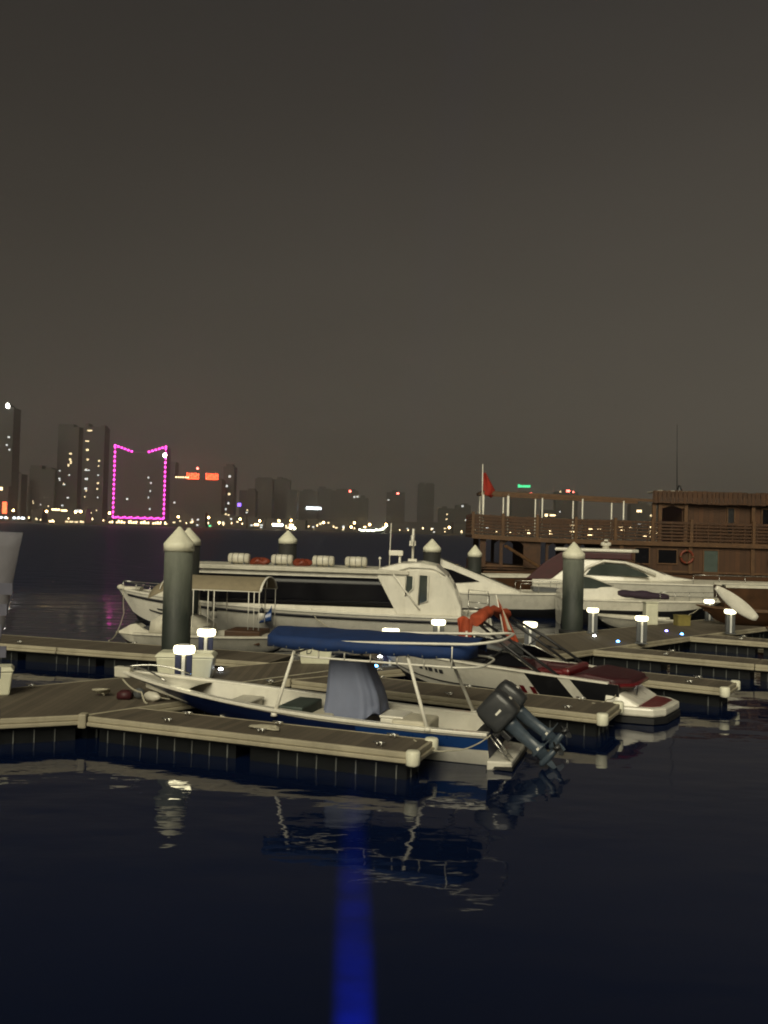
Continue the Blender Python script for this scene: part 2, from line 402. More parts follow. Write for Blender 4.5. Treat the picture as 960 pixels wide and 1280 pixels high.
# blue floodlight on the quay, a fan shaped beam lying on the water
sl = bpy.data.lights.new('blue_floodlight_beam', 'SPOT'); slo = bpy.data.objects.new('blue_floodlight_beam', sl); col.objects.link(slo)
sl.volume_factor = 0; sl.energy = 12500; sl.color = (.03, .09, 1); sl.spot_size = R(34); sl.spot_blend = 1; sl.shadow_soft_size = .03
p0 = V((.1, .8, 5.0)); q0 = V((-.36, 14.6, .1)) - p0; el0 = math.atan2(-q0.z, math.hypot(q0.x, q0.y)) + R(15)
hd = V((q0.x, q0.y, 0)).normalized(); dr = hd * math.cos(el0) - V((0, 0, 1)) * math.sin(el0)
slo.location = p0; slo.rotation_euler = dr.to_track_quat('-Z', 'Y').to_euler(); slo.scale = (.082, 1, 1)
sl.use_nodes = True; lnt = sl.node_tree; le = next(n_ for n_ in lnt.nodes if n_.type == 'EMISSION')
ltc = lnt.nodes.new('ShaderNodeTexCoord'); lmp = lnt.nodes.new('ShaderNodeMapping'); lmp.inputs['Scale'].default_value = (60, 22, 22)
lnz = lnt.nodes.new('ShaderNodeTexNoise'); lnz.inputs['Scale'].default_value = 1; lnz.inputs['Detail'].default_value = 4; lnz.inputs['Roughness'].default_value = .7
lmr = lnt.nodes.new('ShaderNodeMapRange'); lmr.inputs['From Min'].default_value = .3; lmr.inputs['From Max'].default_value = .7; lmr.inputs['To Min'].default_value = .45; lmr.inputs['To Max'].default_value = 1.5
lnt.links.new(ltc.outputs['Normal'], lmp.inputs['Vector']); lnt.links.new(lmp.outputs['Vector'], lnz.inputs['Vector']); lnt.links.new(lnz.outputs['Fac'], lmr.inputs['Value']); lnt.links.new(lmr.outputs['Result'], le.inputs['Strength'])

# ---------------------------------------------------------------- water
m = bpy.data.materials.new('harbour_water'); nt, ns, ln = nodes_of(m)
out = N(ns, 'ShaderNodeOutputMaterial'); b = N(ns, 'ShaderNodeBsdfPrincipled')
b.inputs['Base Color'].default_value = (.0032, .0085, .034, 1); b.inputs['IOR'].default_value = 1.33
b.inputs['Specular IOR Level'].default_value = .5
tc = N(ns, 'ShaderNodeTexCoord')
def wave(sx, sy, det, rot, loc):
    mp = N(ns, 'ShaderNodeMapping'); mp.inputs['Scale'].default_value = (sx, sy, 1); mp.inputs['Rotation'].default_value = (0, 0, rot); mp.inputs['Location'].default_value = loc
    nz = N(ns, 'ShaderNodeTexNoise'); nz.inputs['Scale'].default_value = 1; nz.inputs['Detail'].default_value = det; nz.inputs['Roughness'].default_value = .5
    ln.new(tc.outputs['Object'], mp.inputs['Vector']); ln.new(mp.outputs['Vector'], nz.inputs['Vector']); return nz
a = wave(.5, 1.05, 1.5, R(8), (3, 1, 0)); c2 = wave(2.0, 3.8, 2, R(-14), (0, 9, 0)); c3 = wave(.1, .2, 2, R(20), (5, 5, 0)); far = wave(.35, .7, 4, R(12), (1, 2, 0))
def mth(op, x, y=None, z=None):
    n_ = N(ns, 'ShaderNodeMath', operation=op)
    for i_, q_ in enumerate((x, y, z)):
        if q_ is None: continue
        if isinstance(q_, (int, float)): n_.inputs[i_].default_value = q_
        else: ln.new(q_, n_.inputs[i_])
    return n_.outputs[0]
sy = N(ns, 'ShaderNodeSeparateXYZ'); ln.new(tc.outputs['Object'], sy.inputs[0])
# sheltered basin between the pontoons, open choppy water beyond them
op_ = N(ns, 'ShaderNodeMapRange', interpolation_type='SMOOTHSTEP'); op_.inputs['From Min'].default_value = 34; op_.inputs['From Max'].default_value = 62; ln.new(sy.outputs['Y'], op_.inputs['Value'])
gr = N(ns, 'ShaderNodeMapRange'); gr.inputs['From Min'].default_value = .35; gr.inputs['From Max'].default_value = .65; gr.inputs['To Min'].default_value = .35; gr.inputs['To Max'].default_value = 1.25
ln.new(c3.outputs['Fac'], gr.inputs['Value'])
near_h = mth('MULTIPLY', mth('MULTIPLY_ADD', c2.outputs['Fac'], .17, a.outputs['Fac']), mth('MULTIPLY', gr.outputs['Result'], .027))
far_h = mth('MULTIPLY', far.outputs['Fac'], .42)
hh = mth('ADD', mth('MULTIPLY', near_h, mth('SUBTRACT', 1.0, op_.outputs['Result'])), mth('MULTIPLY', far_h, op_.outputs['Result']))
bp = N(ns, 'ShaderNodeBump'); bp.inputs['Strength'].default_value = 1; bp.inputs['Distance'].default_value = 1
ln.new(hh, bp.inputs['Height']); ln.new(bp.outputs['Normal'], b.inputs['Normal'])
ln.new(mth('MULTIPLY_ADD', op_.outputs['Result'], .33, .035), b.inputs['Roughness'])
ln.new(b.outputs[0], out.inputs['Surface'])
g = G(); g.poly([(-4000, -300, 0), (4000, -300, 0), (4000, 1500, 0), (-4000, 1500, 0)])
tag(g.build('water', m), None, None, None, 'structure')

land = paint('far_ground', (.03, .027, .022), .9, .2, .05)
g = G(); g.box((0, 2250, .6), (8000, 1500, 2.2)); g.box((0, 1501, .9), (8000, 1.6, 3.2))
tag(g.build('far_shore_ground', land), None, None, None, 'structure')
g = G(); g.box((0, -10, 1), (60, 25, 2.9)); g.box((0, 2.55, 2.5), (60, .3, .12))
tag(g.build('quay', M['fascia'], bevel=.03), None, None, None, 'structure')
t = thing('floodlight_mast', 'small dark floodlight on a quay mast that throws a narrow blue beam on the water', 'floodlight', (-1.7, .3, 2.45))
g = G(); g.lathe([(.14, 0), (.14, .03), (.05, .05), (.045, 2.75)], 14); g.build('pole', M['black'], t)
g = G(); g.beam((0, 0, 2.7), (1.7, .42, 2.7), .06, .06); g.build('arm', M['black'], t)
g = G(); g.span(1.56, 1.84, .2, .46, 2.56, 2.68); g.build('lamp_body', M['black'], t)

# even haze over the harbour
hz = bpy.data.materials.new('haze'); nt, ns, ln = nodes_of(hz)
out = N(ns, 'ShaderNodeOutputMaterial'); pv = N(ns, 'ShaderNodeVolumePrincipled')
pv.inputs['Color'].default_value = (.9, .86, .8, 1); pv.inputs['Density'].default_value = .00038; pv.inputs['Anisotropy'].default_value = .72
ln.new(pv.outputs[0], out.inputs['Volume'])
g = G(); g.box((0, 1250, 109), (9000, 3700, 226)); tag(g.build('haze', hz), None, None, None, 'stuff')

# ---------------------------------------------------------------- pontoons
def pontoon(name, label, poly, rails, loc, ang, ftop=.5, bumpers=(), seams=(), cleats=(), group='floating pontoons of the marina', inset=.13, ribs=True):
    """poly: outline, x along the pontoon; rails: edges (index pairs) that carry a timber fascia and floats below"""
    t = thing(name, label, 'pontoon', loc, ang, group)
    g = G(); g.plate(poly, ftop - .1, ftop); g.build('deck', M['deck'], t)
    cx = sum(p[0] for p in poly) / len(poly); cy = sum(p[1] for p in poly) / len(poly)
    for (p, q) in rails:
        p, q = V((p[0], p[1], 0)), V((q[0], q[1], 0)); d = (q - p); L = d.length; d.normalize(); nrm = V((d.y, -d.x, 0))
        if (V((cx, cy, 0)) - p).dot(nrm) > 0: nrm = -nrm
        g = G()
        n = max(1, round(L / 6)); 
        for i in range(n):      # boards end to end, small joints
            a = p + d * (L * i / n + .012); e = p + d * (L * (i + 1) / n - .012)
            o = nrm * .035
            g.beam(a + o + V((0, 0, ftop - .045)), e + o + V((0, 0, ftop - .045)), .07, .1)
            o = nrm * .055
            g.beam(a + o + V((0, 0, ftop - .135)), e + o + V((0, 0, ftop - .135)), .1, .075)
        g.build('fascia', M['fascia'], t, bevel=.018)
        g = G(); k = max(1, round(L / 2.6)); seg = L / k
        for i in range(k):
            a = p + d * (seg * i + .14) - nrm * inset; e = p + d * (seg * (i + 1) - .14) - nrm * inset
            mid = (a + e) / 2 - nrm * .25
            x = (e - a).normalized(); rot = Matrix((x, V((-x.y, x.x, 0)), V((0, 0, 1)))).transposed()
            g.box((mid.x, mid.y, -.08), ((e - a).length, .5, .84), rot, 0)
            if ribs:
                m_ = int((e - a).length / .36)
                for j in range(m_):
                    if random.random() < .25: continue
                    c = a + x * (.2 + .36 * j) + nrm * .008
                    g.box((c.x, c.y, -.07), (.022, .03, .8), rot, 1)
        a = p - nrm * (inset - .03); e = q - nrm * (inset - .03)
        g.beam(a + V((0, 0, ftop - .19)), e + V((0, 0, ftop - .19)), .1, .1, 0)
        g.build('float', [M['float'], M['seam']], t)
    for (x, y) in bumpers:
        g = G(); g.lathe([(.1, ftop - .21), (.12, ftop - .18), (.12, ftop + .01), (.1, ftop + .035), (.02, ftop + .037)], 18, (x, y, 0)); g.build('corner_bumper', M['cap'], t)
    for (x, y) in seams:
        g = G(); g.box((x, y, ftop - .1), (.16, .2, .27)); g.build('joint_cover', M['fascia'], t, bevel=.03)
    for (x, y) in cleats:
        g = G(); g.tube([(x - .11, y, ftop + .07), (x + .11, y, ftop + .07)], .015, 8); g.tube([(x - .04, y, ftop), (x - .04, y, ftop + .07)], .014, 6); g.tube([(x + .04, y, ftop), (x + .04, y, ftop + .07)], .014, 6)
        g.build('cleat', M['steel'], t)
    return t
def finger(label, p0, p1, width, **kw):
    p0, p1 = V((*p0, 0)), V((*p1, 0)); d = p1 - p0; L = d.length; ang = math.atan2(d.y, d.x)
    poly = [(0, 0), (L, 0), (L, width), (0, width)]
    cl = [(x, y) for x in (L * .25, L * .55, L * .9) for y in (.16, width - .16)]
    return pontoon('finger_pontoon', label, poly, [((0, 0), (L, 0)), ((L, 0), (L, width)), ((L, width), (0, width))], (p0.x, p0.y, 0), ang,
                   ftop=.492, bumpers=[(L + .02, -.02), (L + .02, width + .02)], cleats=cl, **kw)
SP = [(-5.5, 17.3), (-3.05, 20.0), (-2.2, 21.9), (4.95, 27.5), (11.4, 34.1), (18.5, 41.0), (16.3, 43.1), (-2.85, 24.45), (-8.03, 19.58), (-11.5, 16.3), (-10.4, 15.3)]
rel = [(x + 5.5, y - 17.3) for x, y in SP]
pontoon('walkway_pontoon', 'wide main walkway of weathered boards that all the side fingers branch from', rel,
        [(rel[i], rel[i + 1]) for i in (0, 1, 2, 3, 4)] + [(rel[7], rel[8]), (rel[6], rel[7]), (rel[8], rel[9]), (rel[10], rel[0])], (-5.5, 17.3, 0), 0, ftop=.5,
        seams=[(0.0, -.06), (3.33, 4.55)], cleats=[(1.2, 1.75), (3.0, 4.0), (5.5, 6.3), (-2.0, 2.6)])
finger('nearest finger pontoon in front of the blue-canopied boat', (-5.38, 17.22), (.57, 15.08), 1.0)
finger('finger pontoon just behind the blue-canopied boat, ending beside the red boat', (-2.25, 22.02), (4.52, 18.7), 1.5)
finger('short finger pontoon behind the red and white boat with a lamp reflection by its end', (1.0, 27.0), (8.39, 22.45), 1.25)
finger('long finger pontoon across the right side behind the short one', (6.45, 29.5), (15.5, 24.5), 1.25)
finger('farthest right finger pontoon near the white board', (11.3, 34.15), (18.0, 30.6), 1.2)
p = V((-2.95, 24.62, 0)); q = V((-15.5, 28.25, 0)); d = (q - p).normalized(); L = (q - p).length
pontoon('finger_pontoon', 'left side pontoon in front of the large white ferry', [(0, 0), (L, 0), (L, -1.7), (0, -1.7)],
        [((0, 0), (L, 0)), ((L, -1.7), (0, -1.7))], (p.x, p.y, 0), math.atan2(d.y, d.x), ftop=.488, cleats=[(3, -.2), (8, -.2), (5, -1.5)])

# ---------------------------------------------------------------- service pedestals
def pedestal(lab, loc, panel='ped'):
    t = thing('service_pedestal', lab, 'pedestal light', loc, R(4), 'lit service pedestals on the pontoons')
    g = G(); g.box((0, 0, .02), (.4, .26, .04)); g.build('base', M['pedg'], t, bevel=.01)
    g = G(); g.box((0, .03, .4), (.3, .14, .74)); g.build('body', M['pedg'], t, bevel=.02)
    for s in (-1, 1):
        g = G(); g.box((s * .115, -.055, .42), (.115, .04, .7)); g.build('side_panel', M[panel], t, bevel=.012)
    g = G(); g.box((0, -.07, .42), (.07, .06, .76)); g.build('front_post', M['pedw'], t, bevel=.012)
    g = G(); g.lathe([(.15, .775), (.2, .79), (.22, .86), (.205, .925), (.14, .945)], 24); g.build('lamp_head', M['lamp'], t)
    g = G(); g.lathe([(.14, .946), (.12, .962), (.02, .97)], 20); g.build('lamp_cap', M['pedw'], t)
    return t
PED = [((-4.2, 19.8), 'lit pedestal nearest the viewer, beside the blue-canopied boat bow'),
       ((-4.35, 23.05), 'lit pedestal standing behind the large pale dock box'),
       ((.27, 24.4), 'lit pedestal whose lamp peeks over the blue canopy'),
       ((1.75, 28.0), 'lit pedestal by the stern of the white ferry'),
       ((4.55, 28.1), 'lit pedestal under the orange canvas of the red boat'),
       ((7.85, 34.2), 'lit pedestal right beside the grey pile on the right'),
       ((8.85, 31.3), 'lit pedestal in front of the tall pale cabinet'),
       ((13.4, 35.4), 'lit pedestal under the leaning white board'),
       ((14.5, 40.8), 'pedestal with a small warm lamp behind the upper end of the white board')]
pr = {}
for i, ((x, y), lab) in enumerate(PED):
    k = 'ped' if i < 3 else 'pedg'
    if k not in pr: pr[k] = pedestal(lab, (x, y, .5), k); o = pr[k]
    else: o = dup(pr[k], (x, y, .5), R(random.uniform(-6, 8)), lab)
    if i == 0: o.scale = (1.06, 1.06, 1.08)

# ---------------------------------------------------------------- marker lights in the deck edge
def marker(m, lab, loc, hue):
    t = thing('deck_marker_light', lab, 'deck light', loc, 0, 'small marker lights set in the walkway')
    g = G(); g.lathe([(.09, 0), (.085, .025), (.06, .03)], 14); g.build('housing', M['steel'], t)
    g = G(); g.lathe([(.055, .028), (.05, .06), (.02, .075)], 14); g.build('lens', m, t)
for m_, lab, x, y in (('ledb', 'blue deck light in front of the first pedestal pair', -3.72, 20.95), ('ledw', 'white deck light at the walkway edge by the left pontoon', -3.95, 22.95),
                      ('ledb', 'blue deck light behind the grey tarp', -.1, 24.2), ('ledw', 'white deck light just under the blue canopy', 0, 26.0),
                      ('ledv', 'violet deck light behind the dark windscreen', 3.95, 27.2), ('ledw', 'white deck light at the foot of the right grey pile', 7.65, 33.0),
                      ('ledb', 'blue deck light between the two right pedestals', 8.1, 31.45), ('ledv', 'violet white deck light beside the tall pale cabinet', 11.0, 35.5),
                      ('ledb', 'blue deck light at the root of the farthest finger', 11.25, 34.45), ('ledw', 'white deck light beyond the rear end of the blue canopy', 3.6, 29.0)):
    marker(M[m_], lab, (x, y, .5), None)

# ---------------------------------------------------------------- piles
def pile(lab, x, y, top=4.05, r=.37, mt='pile'):
    t = thing('mooring_pile', lab, 'mooring pile', (x, y, 0), random.uniform(0, 6), 'round mooring piles with pale pointed caps')
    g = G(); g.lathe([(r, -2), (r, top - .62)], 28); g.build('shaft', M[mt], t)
    g = G(); g.lathe([(r + .025, top - .64), (r + .025, top - .44), (r + .005, top - .42), (.03, top)], 28); g.build('cap', M['cap'], t)
    g = G(); g.lathe([(r + .05, .34), (r + .1, .37), (r + .1, .5), (r + .05, .53)], 28); g.build('guide_collar', M['rubber'], t)
    return t
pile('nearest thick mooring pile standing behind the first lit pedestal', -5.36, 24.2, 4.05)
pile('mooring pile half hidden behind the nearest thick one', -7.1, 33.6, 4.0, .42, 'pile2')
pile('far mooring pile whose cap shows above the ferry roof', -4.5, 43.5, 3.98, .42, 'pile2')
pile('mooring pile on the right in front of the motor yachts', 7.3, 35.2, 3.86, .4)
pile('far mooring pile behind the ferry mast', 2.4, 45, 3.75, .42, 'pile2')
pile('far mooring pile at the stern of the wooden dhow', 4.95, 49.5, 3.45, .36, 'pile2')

# ---------------------------------------------------------------- dock boxes and small things on deck
def dock_box(lab, loc, w, d, h, ang, letter=None):
    t = thing('dock_box', lab, 'dock box', loc, ang, 'pale fibreglass dock boxes')
    g = G(); k = .86
    lo = [(-w / 2 * k, -d / 2 * k), (w / 2 * k, -d / 2 * k), (w / 2 * k, d / 2 * k), (-w / 2 * k, d / 2 * k)]; hi = [(x / k * .97, y / k * .97) for x, y in lo]
    g.loft([[V((x, y, 0)) for x, y in lo], [V((x, y, h * .82)) for x, y in hi]]); g.build('body', M['box'], t, bevel=.03)
    g = G(); g.loft([[V((x * 1.04, y * 1.04, h * .82)) for x, y in hi], [V((x * 1.04, y * 1.04, h * .88)) for x, y in hi], [V((x * .93, y * .85, h)) for x, y in hi]]); g.build('lid', M['box'], t, bevel=.025)
    g = G(); g.box((0, -d / 2 - .012, h * .8), (.1, .03, .06)); g.build('latch', M['steel'], t)
    if letter:
        cu = bpy.data.curves.new('letter', 'FONT'); cu.body = letter; cu.size = .22; cu.extrude = .004; cu.align_x = 'CENTER'
        tmp = bpy.data.objects.new('letter_outline', cu); me = bpy.data.meshes.new_from_object(tmp); bpy.data.objects.remove(tmp)
        o = bpy.data.objects.new('lettering', me); col.objects.link(o); o.parent = t; o.location = (-.18, -d / 2 * .97 - .004, h * .5); o.rotation_euler = (R(82), 0, 0); me.materials.clear(); me.materials.append(M['mark'])
    return t
dock_box('large pale dock box behind the nearest lit pedestal', (-4.55, 21.75, .5), 1.36, .7, .62, R(3))
dock_box('pale dock box marked D under the front end of the blue canopy', (-1.72, 24.75, .5), .9, .6, .55, R(3), 'D')
dock_box('pale dock box cut off by the left edge of the photo', (-8.05, 19.05, .5), .95, .6, .58, R(20))
t = thing('deck_cabinet', 'tall pale cabinet between two lit pedestals on the right', 'cabinet', (11.15, 38.2, .5), R(5))
g = G(); g.box((0, 0, .46), (.52, .4, .9)); g.build('body', M['box'], t, bevel=.03)
g = G(); g.box((0, 0, .935), (.58, .46, .05)); g.build('top', M['box'], t, bevel=.015)
g = G(); g.box((.02, -.205, .46), (.42, .02, .76)); g.build('door', M['box'], t, bevel=.01)
t = thing('crate', 'small yellow crate on the walkway beneath a yacht bow', 'crate', (12.5, 38.3, .5), R(10))
g = G(); 
for s in (-1, 1): g.box((s * .27, 0, .2), (.03, .4, .4)); g.box((0, s * .19, .2), (.5, .03, .4))
g.box((0, 0, .03), (.5, .36, .03)); g.build('body', M['yellow'], t, bevel=.01)
g = G(); g.box((0, 0, .415), (.6, .44, .04)); g.build('lid', M['yellow'], t, bevel=.01)

g = G(); pts = []
for i in range(90):
    a = i * .42; r_ = .05 + .0016 * i; pts.append((r_ * math.cos(a), r_ * math.sin(a) * .9, .03 + .055 * (i % 15) / 15 + .001 * i))
g.tube(pts, .016, 6); o = g.build('rope_coil', M['rope'], None, (-5.75, 19.15, .5)); tag(o, 'pale coiled rope lying on the near walkway', 'rope')
g = G(); g.loft([[V((x * k, y * k, z)) for x, y in ((-.14, -.1), (.14, -.1), (.16, .1), (-.13, .1))] for k, z in ((.8, 0), (1, .05), (.95, .14), (.5, .19))], sm=True); o = g.build('bag', M['maroon'], None, (-5.2, 18.9, .5)); tag(o, 'small dark red bag on the walkway boards', 'bag')
g = G(); g.ball((0, 0, .11), .11, 10, 0, (1.1, .9, 1)); o = g.build('bucket', M['pedg'], None, (-4.93, 19.0, .5)); tag(o, 'small grey float lying beside the dark red bag', 'float')
def fender(lab, loc, rot, L=.5, r=.1, mat='gel2'):
    t = thing('boat_fender', lab, 'fender', loc, 0, 'boat fenders'); t.rotation_euler = rot
    g = G(); g.lathe([(.02, -L / 2 - .04), (r * .5, -L / 2), (r, -L / 2 + .09), (r, L / 2 - .09), (r * .5, L / 2), (.02, L / 2 + .04)], 16); g.build('body', M[mat], t)
    g = G(); g.tube([(0, 0, L / 2 + .03), (0, 0, L / 2 + .3)], .01, 6); g.build('line', M['rope'], t); return t
fender('pale fender lying on the boards under the blue boat bow', (-4.6, 18.75, .6), (R(90), 0, R(60)), .36, .1)
# banner at the left edge
t = thing('banner_flag', 'grey feather banner with faded printing at the left edge of the photo', 'banner', (-1.72, 2.75, 2.45), 0)
g = G(); g.lathe([(.16, 0), (.15, .05), (.03, .08)], 18); g.build('base', M['black'], t)
g = G(); g.tube([(0, 0, .05), (0, 0, 1.55), (.02, 0, 1.64), (.08, 0, 1.66)], .011, 8); g.build('pole', M['steel'], t)
g = G()
def ban(u, v):
    z = .45 + v * (1.625 - .45); xr = .592 + .052 * (z - 1.36) / .26
    return V((.012 + u * (xr - .012), .012 * math.sin(5 * u + 4 * v) + .008 * math.sin(11 * v), z - .012 * u * v))
g.grid(ban, 14, 24); g.build('cloth', M['banner'], t, solid=.002)
g = G()
for i in range(9): g = G(); g.box((.565 + .006 * (i % 3) + .004 * i, -.024, .95 + .062 * i), (.022 + .008 * (i % 3), .003, .034)); g.build('printing', M['ink'], t)
# ================================================================ blue-canopied open boat (nearest)
def boat_a():
    t = thing('open_motorboat', 'open white and blue motorboat with a long blue canopy and two tilted outboards', 'motorboat', (2.16, 16.85, 0), R(162.4))
    L = 8.0
    P = hull_shape(L, 2.0, .6, 1.04, .9, -.32, .4, 2.3, .88, (.42, .6), 2.0, .42, .68, .26)
    lev = [0, .28, .36, .66, .68, .8, .93, 1]
    fw = lambda lo: (lambda u: 1 if u > .42 else lo)
    g = hull_mesh(P, lev, [fw(2), fw(2), fw(0), fw(0), 1, 1, 0], 36, 1, 1); g.build('hull', [M['gel'], M['navy'], M['boot']], t)
    g = G()
    for s in (1, -1): patch(g, P, ((.0, .69), (.3, .69), (.3, .92), (.0, .92)), s, .006)
    g.build('hull_stripe', M['blue'], t)
    rim(P, .13, 0, .985, 34, .06).build('gunwale', M['gel'], t, bevel=.012)
    inner_shell(P, .03, .9, lambda u: .24 + .5 * max(0, u - .5), .12).build('cockpit', [M['gel2'], M['deck']], t)
    deck_mesh(P, .76, .985, .04, 1, 10, .08, -.02).build('foredeck', M['gel2'], t)
    # raked stem head and rail of the bow
    g = G(); b = P(.985, 1); g.loft([[b + V((dx, y, z)) for y, z in ((-.06, -.12), (.06, -.12), (.08, .1), (-.08, .1))] for dx in (-.25, .0, .12)]); g.build('stem_head', M['gel2'], t, bevel=.02)
    g = G(); 
    for s in (1, -1):
        pts = [P(.82 + .16 * i / 8, 1, s) + V((0, -s * .06, .09 + .1 * math.sin(math.pi * i / 8))) for i in range(9)]
        g.tube(pts, .018, 8)
    g.build('bow_rail', M['steel'], t)
    # benches, boxes
    g = G(); g.span(4.9, 5.35, -.5, .5, .36, .6); g.span(4.88, 5.37, -.56, .56, .6, .65); g.build('bench', M['gel2'], t, bevel=.03)
    g = G(); g.span(3.6, 4.1, -.5, .55, .25, .72); g.build('locker', M['green'], t, bevel=.03)
    g = G(); g.span(2.95, 3.4, -.2, .75, .25, .66); g.build('seat', M['cream'], t, bevel=.05)
    g = G(); g.span(1.05, 1.75, .1, .85, .25, .72); g.build('stern_seat', M['cream'], t, bevel=.04)
    # console under the tarp
    g = G(); g.span(2.6, 3.0, -.25, .25, .24, 1.2); g.build('console', M['gel2'], t, bevel=.06)
    # swim bracket at the transom
    g = G(); g.loft([[V((0, -.86, -.02)), V((0, .86, -.02)), V((0, .88, .16)), V((0, -.88, .16))], [V((-.42, -.72, .02)), V((-.42, .72, .02)), V((-.42, .76, .15)), V((-.42, -.76, .15))]]); g.build('transom_bracket', M['gel'], t, bevel=.03)
    g = G(); g.box((-.215, 0, .04), (.46, 1.66, .05)); g.build('bracket_skirt', M['boot'], t)
    # T-top: hoop, lower rail, leaning legs
    zt = 2.0; x0, x1 = .35, 4.3; hw = .93
    def hoop(z, a, b, w, rad=.55, n=7):
        pts = []
        for cx, cy, st in ((b - rad, w - rad, 0), (a + rad, w - rad, 90), (a + rad, -w + rad, 180), (b - rad, -w + rad, 270)):
            for i in range(n): an = R(st + 90 * i / (n - 1)); pts.append(V((cx + rad * math.cos(an), cy + rad * math.sin(an), z)))
        return pts
    fr = G()
    def hz(p): return V((p.x, p.y, p.z + .1 * math.cos((p.x - x0) / (x1 - x0) * math.pi * 2) * 0 + (.16 * max(0, (1.5 - p.x) / 1.2) if p.x < 1.5 else 0)))
    fr.tube([hz(p) for p in hoop(zt, x0 - .55, x1, hw)], .026, 8, closed=True)
    fr.tube(hoop(zt - .27, x0 - .2, x1 - .5, hw - .02), .02, 8, closed=True)
    for i in range(9):
        for s in (1, -1):
            x = x0 + .3 + i * .5
            if x < x1 - .6: fr.tube([(x, s * hw, zt - .27), (x, s * hw, zt + (.1 if x < 1 else 0))], .014, 6)
    fr.build('canopy_frame', M['white'], t)
    for (xa, ya, xb, yb) in ((3.6, .9, 4.0, .93), (1.5, .9, 1.05, .95), (3.0, -.9, 2.8, -.9), (1.15, -.5, .62, -.93)):
        g = G(); zf = .62; a, b = V((xa, ya, zt - .02)), V((xb, yb, zf)); k = a.lerp(b, .72)
        g.tube([a, k, b], [.03, .034, .038], 8); g.lathe([(.07, zf - .02), (.06, zf + .04)], 10, (xb, yb, 0)); g.build('canopy_leg', M['white'], t)
    # canvas with sag between bows
    cv = G()
    def can(u, w):
        x = x0 - .05 + (x1 - x0 + .12) * u; y = max(-1, min(1, (2 * w - 1) * 1.2))
        end = min(1, min(u, 1 - u) * (x1 - x0) / .55); ww = (hw + .05) * (.42 + .58 * math.sqrt(max(0, 1 - (1 - end) ** 2)))
        z = zt + .058 + .1 * (1 - y * y) - .025 * (math.sin(u * math.pi * 5) ** 2) * (1 - y * y) - (.185 + .015 * math.sin(u * 40) if w < .01 or w > .99 else .0)
        return V((x, y * ww, z))
    cv.grid(can, 40, 12); cv.build('canopy', M['canvas'], t, solid=.012)
    for i in range(14):
        g = G(); g.box((x0 + .3 + i * .26, hw + .06, zt - .1), (.022, .012, .03)); g.build('canopy_tie', M['pedg'], t)
    return t, P
BA, PA = boat_a()
# outboards (tilted up out of the water)
def outboard(parent, y, k=1.0, px=-.22, pz=.62, tilt=52, swing=0):
    o = bpy.data.objects.new('outboard_motor', None); col.objects.link(o); o.parent = parent; o.location = (px, y, pz)
    o.rotation_euler = (0, R(tilt), R(swing)); o.scale = (k, k, k)
    # local: leg hangs down -z, motor faces aft -x
    g = G()
    sec = [(-.02, .30, .24), (.05, .38, .27), (.3, .40, .27), (.56, .38, .255), (.67, .33, .22), (.7, .22, .14)]
    rings = []
    for z, a, b in sec:
        rings.append([V((-.26 + a * (abs(math.cos(q)) ** .38) * (1 if math.cos(q) > 0 else -1), b * (abs(math.sin(q)) ** .38) * (1 if math.sin(q) > 0 else -1), z)) for q in [2 * math.pi * i / 24 for i in range(24)]])
    g.loft(rings, 0, True); g.build('cowl', M['cowl'], o)
    for c_, d_ in (((-.67, 0, .33), (.012, .12, .07)), ((-.3, .275, .3), (.16, .012, .05)), ((-.3, -.275, .3), (.16, .012, .05)), ((-.3, .09, -.84), (.06, .07, .05))):
        g = G(); g.box(c_, d_); g.build('decal', M['white'], o)
    g = G(); rings = []
    for z, x, a, b in ((.0, -.24, .2, .17), (-.12, -.24, .17, .12), (-.55, -.25, .14, .085), (-.8, -.27, .14, .075), (-.86, -.27, .2, .12), (-.89, -.27, .2, .12), (-.93, -.27, .14, .055), (-1.08, -.25, .13, .05)):
        rings.append([V((x + a * math.cos(q), b * math.sin(q), z)) for q in [2 * math.pi * i / 18 for i in range(18)]])
    g.loft(rings, 0, True); g.build('drive_leg', M['leg'], o)
    g = G(); g.box((-.36, 0, -.885), (.5, .24, .02)); g.build('cavitation_plate', M['leg'], o, bevel=.008)
    g = G(); mx = Matrix.Rotation(R(90), 3, 'Y'); g.lathe([(.01, -.28), (.07, -.2), (.085, .0), (.075, .2), (.03, .26)], 16, (-.3, 0, -1.12), 0, None, mx)
    g.side([(-.32, -1.18), (-.16, -1.18), (-.2, -1.38), (-.28, -1.4)], -.012, .012); g.build('gearcase', M['leg'], o, bevel=.006)
    g = G()
    for q in range(3):
        an = R(120 * q + 20)
        def bl(u, w, an=an):
            r_ = .05 + .15 * u; c = (w - .5) * .16 * math.sin(math.pi * (.18 + .74 * u)); a2 = an + c / max(.06, r_) * .9
            return V((-.58 + c * .7, r_ * math.cos(a2), -1.12 + r_ * math.sin(a2)))
        g.grid(bl, 6, 5)
    g.lathe([(.05, -.1), (.055, .05), (.02, .09)], 12, (-.57, 0, -1.12), 0, None, mx); g.build('propeller', M['cowl'], o, solid=.012)
    g = G(); g.box((-.0, 0, -.1), (.13, .3, .4)); g.box((.09, 0, .0), (.16, .34, .12)); g.build('mounting_bracket', M['black'], o, bevel=.02)
    return o
outboard(BA, .4, .8, -.16, .62, 49, 0)
outboard(BA, -.62, .8, -.16, .64, 53, 0)
g = G()
g.tube([(-.05, .1, .5), (-.3, .2, .65), (-.5, .3, .5)], .02, 6); g.tube([(-.05, -.1, .5), (-.3, -.25, .7), (-.5, -.35, .5)], .02, 6); g.build('control_cable', M['rubber'], BA)
